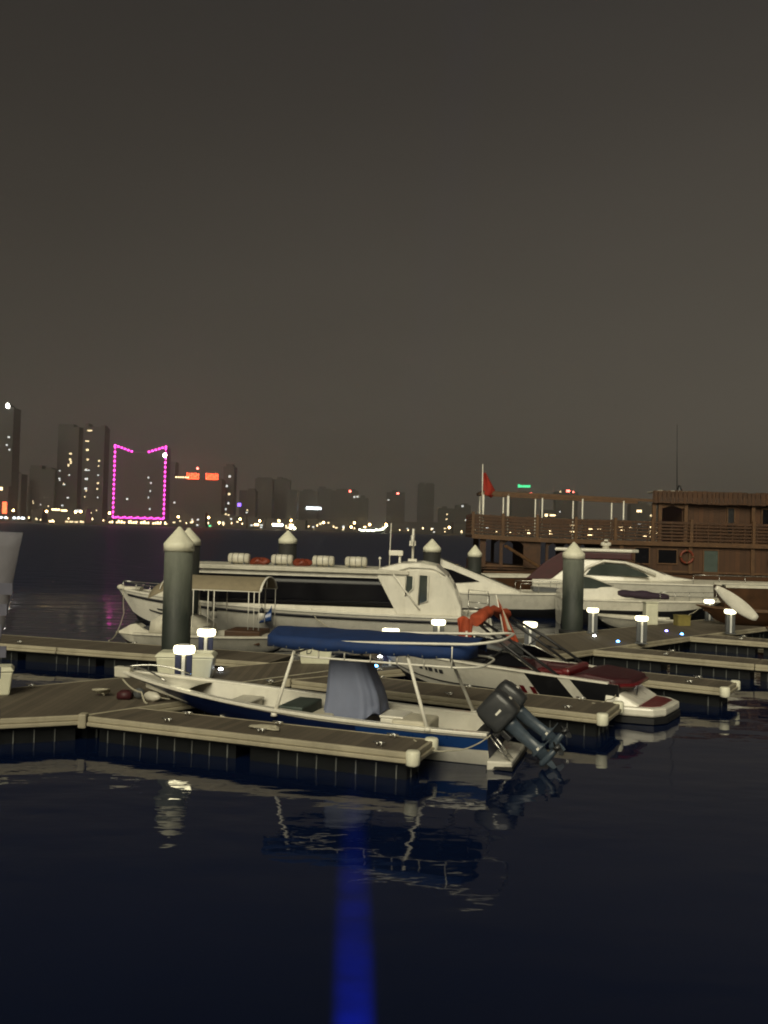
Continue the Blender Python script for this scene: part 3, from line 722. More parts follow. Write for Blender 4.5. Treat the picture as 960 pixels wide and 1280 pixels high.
g = G(); g.tube([(-.02, .75, .56), (-.4, .7, .12)], .016, 6); g.tube([(-.02, .5, .56), (-.4, .46, .12)], .016, 6)
for i in range(3): g.tube([(-.1 - .1 * i, .73, .44 - .11 * i), (-.1 - .1 * i, .48, .44 - .11 * i)], .012, 6)
g.build('boarding_ladder', M['steel'], BA)
# tarp over the console
t = thing('console_tarp', 'grey-blue tarp draped over the console of the blue-canopied boat', 'tarp', BA.location, BA.rotation_euler.z)
g = G(); rings = []
prof = [(.5, 1.14, 1.2, 0), (.66, 1.1, 1.1, 0), (.85, 1.06, 1.0, 0), (1.05, 1.0, .9, .02), (1.25, .9, .84, .06), (1.45, .8, .8, .1), (1.58, .76, .78, .12), (1.64, .68, .7, .12)]
for j, (z, lx, ly, dx) in enumerate(prof):
    ring = []
    for i in range(60):
        a = 2 * math.pi * i / 60; cx, cy = math.cos(a), math.sin(a); sq = lambda c: (abs(c) ** .55) * (1 if c > 0 else -1)
        k = 1 + (.055 * math.sin(7 * a + .6) + .035 * math.sin(13 * a + 2 + j * .15)) * max(0, (8 - j) / 8)
        zz = z + (.06 * math.sin(3 * a + 1) + .04 * math.sin(8 * a) + (.2 if cx < -.2 and j == 0 else 0) * (-cx) if j == 0 else 0)
        ring.append(V((2.72 + dx + sq(cx) * lx / 2 * k, sq(cy) * ly / 2 * k, zz)))
    rings.append(ring)
g.loft(rings, 0, True, cap=False); g.face([len(g.v) - 60 + i for i in range(60)], 0, True)
g.build('cloth', M['tarp'], t, solid=.008)
t.location = BA.location
g = G(); g.box((1.8, .4, .5), (.42, .6, .4)); g.box((1.8, .4, .72), (.46, .64, .05)); o = g.build('cool_box', M['gel'], None, bevel=.03); o.location = BA.location; o.rotation_euler = BA.rotation_euler
tag(o, 'pale cool box standing right behind the grey-blue tarp', 'cool box')
# rope heap on the gunwale and mooring lines
def rope(lab, pts, r=.014, sag=.0, n=14, cat='mooring line'):
    P3 = [V(p) for p in pts]; out_ = []
    for a, b in zip(P3[:-1], P3[1:]):
        for i in range(n): u = i / n; q = a.lerp(b, u); q.z -= sag * 4 * u * (1 - u); out_.append(q)
    out_.append(P3[-1]); g = G(); g.tube(out_, r, 6); return tag(g.build('mooring_line', M['rope']), lab, cat)
rope('pale mooring line from the blue boat bow down to the walkway', [(-5.35, 19.2, .88), (-4.75, 18.5, .72), (-4.6, 18.35, .54)], .02, .06)
rope('thin mooring line from the blue boat quarter to the pontoon end', [(1.95, 15.95, .62), (1.2, 15.75, .38), (.62, 15.9, .52)], .012, .08)
g = G(); pts = []
for i in range(70):
    a = i * .7; pts.append((.32 * math.cos(a) * (.5 + .5 * math.sin(i * .37) ** 2), .11 * math.sin(a * 1.1), .02 + .03 * (i % 9) / 9))
g.tube(pts, .014, 5); o = g.build('rope_heap', M['rope'], None, (-2.0, 16.5, .5)); o.rotation_euler = (0, 0, R(-20)); tag(o, 'heap of pale rope on the nearest finger pontoon edge', 'rope')

# ================================================================ red and white jet boat
def boat_b():
    t = thing('wake_boat', 'white, black and red sport boat with a dark wakeboard tower and red seats', 'sport boat', (5.8, 21.35, 0), R(150.5))
    L = 7.3
    P = hull_shape(L, 2.3, .82, 1.12, .9, -.3, .42, 2.2, .9, (.38, .7), 1.0, .55, 2.0, .12)
    g = hull_mesh(P, [0, .2, .4, .42, .7, .9, 1], [2, 2, 0, 0, 0, 0], 34, 1, 1); g.build('hull', [M['gel'], M['black'], M['boot']], t)
    for s in (1, -1): g = G(); patch(g, P, ((.0, .42), (.24, .42), (.3, 1.0), (.0, 1.0)), s, .006, 10, 4); g.build('dark_quarter', M['black'], t)
    for s in (1, -1): g = G(); patch(g, P, ((.085, .45), (.125, .45), (.19, .99), (.15, .99)), s, .014, 4, 4); g.build('white_slash', M['gel'], t)
    for s in (1, -1):
        for q in (.25, .285, .32): g = G(); patch(g, P, ((q, .44), (q + .016, .44), (q + .036, .72), (q + .02, .72)), s, .014, 3, 3); g.build('red_flash', M['red'], t)
    g = G()
    for s in (1, -1): patch(g, P, ((.3, .55), (.96, .5), (.96, .53), (.3, .58)), s, .012, 24, 1)
    for s in (1, -1):
        for i, wd in enumerate((.016, .012, .018, .01, .014)): patch(g, P, ((.6 + i * .022, .7), (.6 + i * .022 + wd, .7), (.6 + i * .022 + wd, .78), (.6 + i * .022, .78)), s, .012, 2, 2)
    g.build('hull_marking', M['mark'], t)
    rim(P, .16, 0.03, .985, 30, .05).build('gunwale', M['gel'], t, bevel=.012)
    inner_shell(P, .15, .6, .38, .17).build('cockpit', [M['maroon'], M['black']], t)
    deck_mesh(P, .585, .985, .1, 1, 14, .1, .0).build('foredeck', M['gel'], t)
    # stern: step platform and sun pad
    g = G(); pl = [(-1.0, -.55), (-.95, .55), (-.75, .9), (-.1, 1.06), (.05, 1.06), (.05, -1.06), (-.1, -1.06), (-.75, -.9)]
    g.plate(pl, .16, .36); g.build('swim_platform', M['gel'], t, bevel=.05)
    g = G(); g.plate([(x * 1.03, y * 1.02) for x, y in pl], .02, .15); g.build('platform_skirt', M['boot'], t)
    g = G(); g.plate([(-.86, -.5), (-.82, .5), (-.64, .72), (-.4, .8), (-.4, -.8), (-.64, -.72)], .362, .375); g.build('platform_mat', M['red'], t)
    g = G(); g.loft([[V((-.42, y, z)) for y, z in ((-.9, .36), (.9, .36), (.82, .4), (-.82, .4))], [V((.02, y, z)) for y, z in ((-1.0, .36), (1.0, .36), (.9, .62), (-.9, .62))], [V((.3, y, z)) for y, z in ((-1.02, .36), (1.02, .36), (.92, .64), (-.92, .64))]]); g.build('stern_step', M['gel'], t, bevel=.04)
    g = G(); g.side([(.0, -.1), (.1, -.1), (.1, .06), (.0, .06)], 0, .01); 
    o = g.build('step_mark', M['mark'], t); o.location = (-.26, .35, .6); o.rotation_euler = (0, R(-40), R(90))
    g = G(); g.loft([[V((x, s_, z)) for x, z in ((-.25 + .35 * (abs(s_) > .7), .76), (-.2 + .35 * (abs(s_) > .7), .92), (.8, .98), (1.15, .9), (1.15, .66), (-.1 + .3 * (abs(s_) > .7), .66))] for s_ in (-.95, -.6, .6, .95)], 0, False); g.build('sun_pad', M['maroon'], t, bevel=.06)
    g = G(); g.tube([(.9, -.99, .78), (.12, -.97, .78), (-.24, -.6, .78), (-.24, .6, .78), (.12, .97, .78), (.9, .99, .78)], .045, 8); g.build('pad_trim', M['red'], t)
    g = G(); g.span(1.2, 2.0, .4, .78, .4, .98); g.span(1.2, 1.42, -.78, .78, .4, 1.02); g.span(2.6, 3.2, .2, .8, .4, .95); g.span(2.6, 2.75, .2, .8, .4, 1.2); g.build('seat', M['red'], t, bevel=.06)
    g = G(); g.span(1.45, 2.2, -.8, -.45, .4, .95); g.span(2.6, 3.2, -.85, -.3, .4, .95); g.build('bench', M['maroon'], t, bevel=.06)
    # windscreen: raked wrap-round glass with light frame
    g = G(); fr = G(); top = []; bot = []
    for i in range(21):
        a = R(-90 + 180 * i / 20); bx = 3.4 + 1.75 * math.cos(a); by = .98 * math.sin(a); bz = P(bx / L, 1).z + .02
        if abs(math.sin(a)) > .98: bx -= 0
        tx = bx - .75 - .0; ty = by * .86; tz = bz + .42 - .12 * abs(math.sin(a)) ** 4
        bot.append(V((bx, by, bz))); top.append(V((tx, ty, tz)))
    rear = [V((2.2, -1.0, .98)), V((2.2, 1.0, .98))]
    a0 = g.add(bot); b0 = g.add(top)
    for i in range(20): g.face((a0 + i, a0 + i + 1, b0 + i + 1, b0 + i), 0, True)
    for k, s in ((0, -1), (20, 1)): g.poly([bot[k], top[k], V((2.1, s * 1.0, .99))])
    g.build('windscreen', M['glass'], t, solid=.01)
    fr.tube([V((2.0, -1.02, .97))] + top + [V((2.0, 1.02, .97))], .017, 7); fr.tube(bot, .014, 6); fr.build('windscreen_frame', M['steel'], t)
    g = G(); g.loft([[V((x, y, z)) for y, z in ((-.8, 1.0), (.8, 1.0), (.7, zz), (-.7, zz))] for x, z, zz in ((2.9, 1, 1.35), (3.4, 1, 1.47), (4.1, 1, 1.2))], 0); g.build('console_cover', M['pedg'], t, bevel=.05)
    # tower
    for s in (1, -1):
        g = G(); 
        for dx in (0, .42): g.tube([V((1.35 + dx, s * 1.06, .88)), V((2.4 + dx * .9, s * 1.02, 1.5)), V((3.4 + dx * .5, s * .85, 2.0))], .036, 8)
        g.tube([V((2.0, s * 1.04, 1.22)), V((2.45, s * 1.03, 1.3))], .025, 6); g.tube([V((2.5, s * 1.02, 1.56)), V((3.2, s * 1.0, 1.0))], .02, 6); g.build('tower_leg', M['black'], t)
    g = G(); g.tube([V((3.4, .85, 2.0)), V((3.5, .5, 2.12)), V((3.5, -.5, 2.12)), V((3.4, -.85, 2.0))], .036, 8); g.tube([V((3.6, .85, 1.98)), V((3.72, .5, 2.1)), V((3.72, -.5, 2.1)), V((3.6, -.85, 1.98))], .036, 8); g.build('tower_bar', M['black'], t)
    g = G(); rings = []
    for i in range(15):
        u = i / 14; y = .95 - 1.9 * u; z = 1.98 + .2 * math.sin(math.pi * u); r_ = .11 + .03 * math.sin(9 * u) + .02 * math.sin(23 * u)
        rings.append([V((3.5 + 1.5 * r_ * math.cos(q), y, z + r_ * math.sin(q) * (1 + .25 * math.sin(3 * q + 7 * u)))) for q in [2 * math.pi * k / 14 for k in range(14)]])
    g.loft(rings, 0, True); g.build('furled_canopy', M['orange'], t)
    g = G()
    def drape(u, w): return V((3.55 + .42 * u + .05 * math.sin(9 * u + 3 * w), .9 + .05 * math.sin(14 * u) + .06 * w, 2.02 - .62 * w - .05 * math.sin(7 * u)))
    g.grid(drape, 14, 10); g.build('hanging_canvas', M['orange'], t, solid=.01)
    g = G(); g.tube([V((3.72, .96, 1.2)), V((3.72, .98, 1.72))], .03, 8); g.build('light_tube', M['white'], t)
    g = G(); g.ball((-.0, -.78, .7), .03, 8); g.build('chrome_glint', glow('glint_glow', (1, .95, .85), 6), t)  # glowing bead stands in for a highlight on the chrome, not a lamp
    return t
BB = boat_b()
t = thing('flag', 'orange flag with a pale stripe on a slanted staff by the wakeboard tower', 'flag', (2.95, 23.35, 0), 0)
g = G(); g.tube([V((.28, 0, 1.0)), V((.12, 0, 1.8)), V((-.05, 0, 2.55))], .016, 8); g.build('staff', M['white'], t)
g = G()
def fl_(u, w): return V((-.04 + .26 * w + u * (.1 + .34 * w) , .05 * math.sin(10 * u + 3 * w), 2.5 - 1.15 * w - .18 * u))
g.grid(fl_, 10, 14); g.build('cloth', M['orange'], t, solid=.008)
g = G()
def fl2(u, w): return V((-.02 + .28 * w + u * (.03 + .07 * w), .05 * math.sin(3 * w + 2 * u) - .03, 2.45 - .8 * w))
g.grid(fl2, 3, 12); g.build('pale_stripe', M['cream'], t, solid=.006)

# ================================================================ ferry
def ferry():
    t = thing('ferry', 'long white passenger ferry with a dark window band and life rafts on its roof', 'ferry', (4.05, 36.6, 0), R(174.5))
    L = 15.0; P = hull_shape(L, 3.7, .85, 1.42, .95, -.5, .4, 3.0, .92, (.3, .42), 2.6, .85, 2.0, 1.35)
    hull_mesh(P, [0, .22, .28, .3, .6, .85, 1], [1, 1, 2, 0, 0, 0], 36, 1, 0).build('hull', [M['gel'], M['boot'], M['navy']], t)
    g = G()
    for s in (1, -1): patch(g, P, ((.0, .83), (.97, .86), (.97, .91), (.0, .9)), s, .03, 40, 1)
    g.build('rubbing_strake', M['mark'], t, solid=.03)
    rim(P, .14, 0, .985, 34, .07).build('gunwale', M['gel'], t)
    deck_mesh(P, .02, .985, .05, 1, 24, .1, -.03).build('main_deck', M['gel2'], t)
    g = G(); 
    for s in (1, -1):
        for k, (a, b_, v0, v1) in enumerate(((.84, .91, .52, .6), (.79, .87, .4, .46), (.82, .88, .62, .66))):
            patch(g, P, ((a, v0), (b_, v1), (b_, v1 + .035), (a + .01, v0 + .07)), s, .02, 8, 2)
    g.build('bow_swoosh', M['mark'], t)
    g = G(); g.ball((L - .12, 0, 1.46), .13, 8, 0, (1.3, 1, .9)); g.box((L - .55, 0, 1.45), (.9, .4, .1)); g.build('bow_roller', M['gel2'], t)
    # saloon
    def wall(x): return 1.52 - .5 * max(0, (x - 10.2) / 2.2) ** 1.5
    xs = [2.2, 3.5, 6, 8, 10.2, 11, 11.8, 12.4]
    g = G(); rings = []
    for x in xs:
        wv = wall(x); sl = max(0, (x - 11.4)) * .75
        rings.append([V((x, -wv, .86)), V((x, wv, .86)), V((x, wv * .95, 2.42 - sl)), V((x, -wv * .95, 2.42 - sl))])
    g.loft(rings, 0); g.build('saloon', M['gel'], t)
    g = G()
    for s in (1, -1):
        def fn(u, w, s=s):
            x0 = 3.25 + .4 * w; x = x0 + (11.7 - x0) * u; z = 1.12 + 1.12 * w; wv = wall(x); y = wv + (wv * .95 - wv) * ((z - .86) / 1.56)
            return V((x, s * (y + .012), z))
        g.grid(fn, 30, 4)
    g.build('window_band', M['glass'], t, solid=.012)
    g = G(); rings = []
    for x in (2.9, 3.4, 6, 9, 11, 12.1, 12.5):
        wv = wall(x) + .12; h = .16
        rings.append([V((x, -wv, 2.42)), V((x, wv, 2.42)), V((x, wv, 2.42 + h)), V((x, 0, 2.46 + h)), V((x, -wv, 2.42 + h))])
    g.loft(rings, 0); g.build('roof', M['gel2'], t, bevel=.02)
    # stern cabin with rounded top and raked back
    g = G(); rings = []
    for x, zt, zb in ((.85, 1.25, .86), (1.1, 1.9, .86), (1.45, 2.45, .86), (1.85, 2.78, .86), (2.5, 2.9, .86), (3.3, 2.84, .86), (4.1, 2.62, 2.3)):
        wv = 1.58 - .12 * (2.5 - x if x < 2.5 else 0) * .4
        rings.append([V((x, -wv, zb)), V((x, wv, zb)), V((x, wv * .97, zb + (zt - zb) * .86)), V((x, wv * .88, zt)), V((x, -wv * .88, zt)), V((x, -wv * .97, zb + (zt - zb) * .86))])
    g.loft(rings, 0); g.build('wheelhouse', M['gel'], t, bevel=.05)
    def pane(x0, x1, zb0, zb1, z1):
        o = G(); o.side([(x0, zb0), (x1, zb1), (x1, z1), (x0, z1)], 1.575, 1.6); f = o.build('window', M['glass2'], t)
        o = G(); ps = [V((x0, 1.6, zb0)), V((x1, 1.6, zb1)), V((x1, 1.6, z1)), V((x0, 1.6, z1))]; o.tube(ps, .03, 6, closed=True); o.build('frame', M['gel'], f)
    pane(2.15, 2.5, 1.45, 1.3, 2.42); pane(2.72, 3.0, 1.9, 1.62, 2.38)
    g = G(); g.tube([V((3.55, 1.6, 2.5)), V((2.45, 1.61, 1.1))], .035, 8); g.tube([V((3.55, 1.6, 2.5)), V((2.9, 1.58, 2.72)), V((2.0, 1.5, 2.7)), V((1.5, 1.45, 2.45))], .03, 8); g.build('cabin_trim', M['white'], t)
    g = G()
    for i in range(5): g.box((3.95 - .1 * i, 1.49, 1.62), (.07, .012, .1))
    for i in range(8): g.box((3.98 - .1 * i, 1.5, 1.32), (.055 + .02 * (i % 2), .012, .06))
    g.build('hull_lettering', M['ink'], t)
    # stern platform
    g = G(); g.loft([[V((.75, y, z)) for y, z in ((-1.55, .2), (1.55, .2), (1.55, .8), (-1.55, .8))], [V((-.35, y, z)) for y, z in ((-1.4, .3), (1.4, .3), (1.4, .62), (-1.4, .62))]]); g.build('stern_platform', M['gel'], t, bevel=.05)
    g = G(); g.box((.2, 0, .57), (1.2, 3.05, .04)); g.build('platform_strake', M['mark'], t)
    for s in (1, -1):
        g = G(); g.tube([V((.6, s * 1.4, .75)), V((.6, s * 1.4, 1.75)), V((-.2, s * 1.3, 1.7)), V((-.2, s * 1.3, .6))], .022, 7)
        g.tube([V((.6, s * 1.4, 1.25)), V((-.2, s * 1.3, 1.2))], .016, 6)
        g.build('stern_rail', M['steel'], t)
    g = G()
    for s in (1, -1):
        pts = [P(.8 + .185 * i / 8, 1, s) + V((0, -s * .1, .32)) for i in range(9)]; g.tube(pts, .018, 6)
        for i in (0, 2, 4, 6, 8): g.tube([pts[i], pts[i] - V((0, 0, .32))], .014, 6)
    g.build('bow_rail', M['steel'], t)
    g = G(); g.loft([[V((13.2 + dx, y, z)) for y, z in ((-.5, 1.2), (.5, 1.2), (.42, 1.2 + h), (-.42, 1.2 + h))] for dx, h in ((-1.2, .55), (-.5, .4), (.2, .15))]); g.build('fore_hatch', M['gel2'], t, bevel=.04)
    # mast and aerials
    g = G(); g.tube([V((2.85, .2, 2.85)), V((2.85, .2, 4.2))], .05, 8); g.tube([V((2.85, -.35, 3.55)), V((2.85, .75, 3.55))], .03, 6); g.box((2.85, .2, 2.95), (.34, .34, .1))
    g.tube([V((2.85, .6, 3.55)), V((2.85, .6, 3.95))], .06, 8); g.tube([V((2.85, -.2, 3.55)), V((2.85, -.2, 3.9))], .035, 8); g.box((2.86, .2, 3.62), (.24, .5, .2)); g.build('mast', M['white'], t)
    g = G(); g.box((3.5, .4, 3.22), (.55, .3, .2)); g.tube([V((3.35, .4, 2.7)), V((3.35, .4, 3.15))], .05, 8); g.build('radar', M['white'], t, bevel=.02)
    g = G(); g.tube([V((3.75, .5, 2.7)), V((3.72, .5, 4.4))], [.022, .016], 6); g.build('aerial', M['white'], t)
    g = G(); g.tube([V((4.1, .8, 2.6)), V((4.1, .8, 2.95))], .02, 6); g.ball((4.1, .8, 3.0), .06, 8); g.tube([V((11.6, .9, 2.58)), V((11.6, .9, 2.8))], .09, 10); g.ball((11.6, .9, 2.88), .12, 8); g.build('roof_lamp', M['white'], t)
    return t
FE = ferry(); FM = Matrix.Rotation(R(174.5), 4, 'Z'); FM.translation = FE.location
def raft(lab, lx, ly, k=1.0):
    p = FM @ V((lx, ly, 2.62))
    t = thing('life_raft_canister', lab, 'life raft', p, R(174.5), 'white life raft canisters on the ferry roof')
    t.scale = (.84 * k,) * 3
    g = G(); rings = []
    for x, r_ in ((-.52, .1), (-.5, .19), (-.44, .235), (-.03, .245), (.03, .245), (.44, .235), (.5, .19), (.52, .1)):
        rings.append([V((x, r_ * 1.1 * (abs(math.cos(q)) ** .8) * (1 if math.cos(q) > 0 else -1), .25 + r_ * (abs(math.sin(q)) ** .8) * (1 if math.sin(q) > 0 else -1))) for q in [2 * math.pi * i / 20 for i in range(20)]])
    g.loft(rings, 0, True); g.build('canister', M['gel2'], t)
    g = G()
    for x in (-.28, 0, .28): g.tube([V((x, .28 * math.cos(q), .25 + .253 * math.sin(q))) for q in [2 * math.pi * i / 20 for i in range(20)]], .014, 5, closed=True)
    g.build('strap', M['mark'], t)
    g = G(); g.box((-.3, 0, .02), (.06, .5, .09)); g.box((.3, 0, .02), (.06, .5, .09)); g.build('cradle', M['pedg'], t); return t
for lx, ly, lab in ((9.75, .75, 'white life raft canister farthest left on the ferry roof'), (8.0, .75, 'white life raft canister between the two heaps of red covers'), (6.35, .75, 'white life raft canister right of the second heap of red covers'), (5.05, .7, 'white life raft canister nearest the ferry wheelhouse')):
    raft(lab, lx, ly)
def ring_buoy(lab, loc, rot, mat='ring', r=.3):
    t = thing('life_ring', lab, 'life ring', loc, 0, 'life rings'); t.rotation_euler = rot
    g = G(); g.tube([V((r * math.cos(a), r * math.sin(a), 0)) for a in [2 * math.pi * i / 24 for i in range(24)]], .07, 8, closed=True); g.build('ring', M[mat], t)
    g = G()
    for k in range(4):
        a0 = k * math.pi / 2; g.tube([V((r * math.cos(a0 + d), r * math.sin(a0 + d), 0)) for d in (-.16, 0, .16)], .074, 8)
    g.build('band', M['woodl'], t); return t
for lx, lab in ((8.9, 'red folded covers heaped between the first two life rafts'), (7.2, 'red folded covers heaped between the middle life rafts')):
    g = G(); rings = []
    for z, k in ((0, .9), (.05, 1.02), (.12, .95), (.19, .7), (.22, .3)):
        rings.append([V((.38 * k * math.cos(q) * (1 + .16 * math.sin(5 * q + 9 * z + lx)), .26 * k * math.sin(q) * (1 + .14 * math.sin(3 * q + lx)), z + .05 * math.sin(4 * q + lx))) for q in [2 * math.pi * i / 26 for i in range(26)]])
    g.loft(rings, 0, True); o = g.build('folded_cover', M['ring'], None, FM @ V((lx, .7, 2.63))); tag(o, lab, 'cover', 'red folded covers on the ferry roof')
for lx, lab in ((10.4, 'black and white bell shaped fender hanging left on the ferry side'), (8.5, 'black and white bell shaped fender hanging near the blue cloth')):
    p = FM @ V((lx, 1.95, .78)); t = thing('hanging_fender', lab, 'fender', p, 0, 'bell shaped fenders on the ferry side')
    g = G(); g.lathe([(.16, -.25), (.15, .0), (.13, .03)], 16); g.build('body', M['gel'], t)
    g = G(); g.lathe([(.17, .031), (.05, .18), (.02, .22)], 16); g.tube([V((0, 0, .2)), V((0, 0, .4))], .01, 6); g.build('hood', M['black'], t)
p = FM @ V((8.1, 2.0, .52)); g = G(); g.grid(lambda u, w: V((.5 * (1 - u) * w, .03 * math.sin(8 * u), -.02 + .62 * u - .1 * w)), 8, 8); o = g.build('cloth_bundle', M['blue'], None, p, solid=.03); o.rotation_euler = (0, 0, R(180)); tag(o, 'small blue cloth hanging beside the ferry fender', 'cloth')

# ================================================================ small boats behind the left pontoon
def boat_d():
    t = thing('canopy_skiff', 'small white boat under a beige canopy between the left pontoon and the ferry', 'small boat', (-7.95, 31.0, 0), R(-9))
    L = 5.9; P = hull_shape(L, 2.0, .5, .58, .9, -.25, .4, 2.0, .9, (.4, .75), 2.0, .55, 2, .15)
    hull_mesh(P, [0, .2, .4, .7, 1], [1, 0, 0, 0], 24, 1, 0).build('hull', [M['gel2'], M['boot']], t)
    rim(P, .14, 0, .98, 24, .06).build('gunwale', M['gel2'], t)
    inner_shell(P, .04, .85, .25, .14, 14).build('cockpit', [M['gel2'], M['wood']], t)
    deck_mesh(P, .7, .98, .05, 1, 8, .1, 0).build('foredeck', M['gel2'], t)
    g = G(); g.span(3.0, 4.2, -.6, .6, .27, .72); g.build('seat', M['wood'], t, bevel=.04)
    g = G(); g.loft([[V((x, y, z)) for y, z in ((-.8, .5), (.8, .5), (.65, zz), (-.65, zz))] for x, z, zz in ((.5, .5, .9), (.9, .5, 1.15), (1.8, .5, 1.05), (2.3, .5, .8))], 0, True); g.build('stern_cover', M['gel2'], t)
    x0, x1, zt, hw = .5, 4.3, 2.02, .95
    g = G()
    def can(u, w):
        y = 2 * w - 1; x = x0 + (x1 - x0) * u; drop = .35 * max(0, (.18 - u) / .18)
        return V((x, y * hw, zt + .42 * (1 - y * y) ** .8 - drop))
    g.grid(can, 20, 14); g.build('canopy', M['beige'], t, solid=.012)
    g = G()
    for x in (x1, x1 - .03): g.tube([V((x, (2 * i / 14 - 1) * hw, zt + .42 * (1 - (2 * i / 14 - 1) ** 2) ** .8 + .02)) for i in range(15)], .024, 6)
    for x in (.9, 2.4): g.tube([V((x, (2 * i / 14 - 1) * hw, zt + .42 * (1 - (2 * i / 14 - 1) ** 2) ** .8 - .03)) for i in range(15)], .018, 6)
    g.tube([V((x1, -.3, zt + .1)), V((x1, -.3, zt + .38))], .014, 6); g.tube([V((x0 + .8, -hw, zt)), V((x1, -hw, zt))], .018, 6); g.tube([V((x0 + .8, hw, zt)), V((x1, hw, zt))], .018, 6); g.build('canopy_frame', M['white'], t)
    for s in (-1, 1):
        for x in (1.55, 1.8, 2.05, 2.55, 2.75, 3.9, 4.08, 4.25):
            if s == 1 and x in (1.8, 2.75, 4.08): continue
            g = G(); g.tube([V((x, s * .93, .8)), V((x, s * hw, zt))], .017, 6); g.build('canopy_post', M['white'], t)
    return t
BD = boat_d()
g = G(); g.loft([[V((x * k, y * k, z)) for x, y in [(.42 * math.cos(q), .3 * math.sin(q)) for q in [2 * math.pi * i / 16 for i in range(16)]]] for k, z in ((.8, 0), (1, .1), (1.03, .22), (.8, .33), (.3, .38))], 0, True)
o = g.build('bundle', M['black'], None, (-6.75, 30.85, 1.02)); tag(o, 'round black bundle lying on the white stern cover', 'bundle')
def jetski():
    t = thing('jet_ski', 'small white jet ski with a dark seat and handlebar left of the thick pile', 'jet ski', (-6.9, 30.6, -.06), R(168)); t.scale = (.9, .9, .9)
    L = 2.3; P = hull_shape(L, 1.1, .5, .55, .5, -.2, .4, 2.2, .85, (.4, .7), 1, .5, 2, .12)
    hull_mesh(P, [0, .3, .6, .8, 1], [1, 1, 0, 0], 18, 1, 0).build('hull', [M['gel2'], M['black']], t)
    g = G(); rings = []
    for x, hw, z, zb in ((.1, .42, .56, .5), (.6, .44, .6, .5), (1.0, .4, .72, .52), (1.35, .36, .92, .52), (1.6, .32, .88, .53), (2.0, .2, .66, .54), (2.25, .06, .57, .54)):
        rings.append([V((x, -hw, zb)), V((x, hw, zb)), V((x, hw * .6, z)), V((x, -hw * .6, z))])
    g.loft(rings, 0, False); g.build('deck', M['gel2'], t, bevel=.04)
    g = G(); g.loft([[V((x, y, z)) for y, z in ((-.15, .6), (.15, .6), (.11, zz), (-.11, zz))] for x, z, zz in ((.05, 0, .72), (.4, 0, .84), (1.0, 0, .86), (1.15, 0, .8))], 0); g.build('seat', M['black'], t, bevel=.04)
    g = G(); g.tube([V((1.3, -.36, 1.02)), V((1.38, -.1, 1.0)), V((1.38, .1, 1.0)), V((1.3, .36, 1.02))], .025, 8); g.tube([V((1.42, 0, .85)), V((1.36, 0, 1.0))], .06, 8); g.build('handlebar', M['black'], t); return t
jetski()
rope('dark line looping down the ferry side by the thick pile', [FM @ V((11.0, 1.75, 1.1)), FM @ V((10.9, 1.95, .6)), FM @ V((10.8, 2.1, .05))], .025, .0)
rope('slack line hanging from the ferry window sill', [FM @ V((6.6, 1.72, 1.0)), FM @ V((6.2, 1.95, .55)), FM @ V((5.4, 2.05, .3))], .022, .12)

# ================================================================ motor yachts
def yacht_left():
    t = thing('cabin_cruiser', 'white cabin cruiser with a long raked windscreen behind the ferry stern', 'motor yacht', (2.2, 46.3, 0), R(-3))
    L = 9.2; P = hull_shape(L, 3.0, 1.15, 1.3, 1.2, -.4, .4, 2.3, .9, (.3, .7), 1.5, .6, 2, .2)
    hull_mesh(P, [0, .3, .5, .52, .8, 1], [1, 1, 1, 0, 0], 28, 1, 0).build('hull', [M['gel'], M['boot']], t)
    rim(P, .15, 0, .985, 28, .07).build('gunwale', M['gel'], t)
    deck_mesh(P, .02, .985, .1, 1, 22, .1, -.02).build('deck', M['gel2'], t)
    g = G(); rings = []
    for x, z in ((.2, 2.72), (.7, 2.78), (4.6, 1.3), (5.0, 1.22)): rings.append([V((x, -1.25, 1.15)), V((x, 1.25, 1.15)), V((x, 1.05, z)), V((x, -1.05, z))])
    g.loft(rings, 0); g.build('cabin', M['gel'], t, bevel=.04)
    g = G()
    def ws(u, w):
        x = .85 + 3.3 * u; z = 2.78 + (1.3 - 2.78) * (x - .7) / 3.9; return V((x, (2 * w - 1) * .62, z + .03))
    g.grid(ws, 6, 6); g.build('windscreen', M['glass2'], t, solid=.02)
    for s in (-1, 1): g = G(); g.side([(.5, 2.45), (1.3, 2.25), (2.6, 1.75), (1.0, 1.6), (.5, 1.8)], s * 1.16, s * 1.24); g.build('side_window', M['glass'], t)
    for s in (-1, 1):
        g = G(); pts = [P(.5 + .48 * i / 10, 1, s) + V((0, -s * .12, .5)) for i in range(11)]; g.tube(pts, .016, 6)
        for i in range(0, 11, 2): g.tube([pts[i], pts[i] - V((0, 0, .5))], .013, 6)
        g.build('deck_rail', M['steel'], t)
    g = G(); g.loft([[V((x, y, z)) for y, z in ((-.7, 1.3), (.7, 1.3), (.55, zz), (-.55, zz))] for x, z, zz in ((5.3, 0, 1.5), (6.6, 0, 1.46), (7.4, 0, 1.36))]); g.build('deck_hatch', M['pedg'], t, bevel=.04)
    g = G(); g.tube([V((.3, -.9, 2.7)), V((-.25, -.9, 1.2))], .05, 8); g.tube([V((.3, .9, 2.7)), V((-.25, .9, 1.2))], .05, 8); g.tube([V((.3, -.9, 2.7)), V((.3, .9, 2.7))], .05, 8); g.build('radar_arch', M['gel'], t); return t
yacht_left()
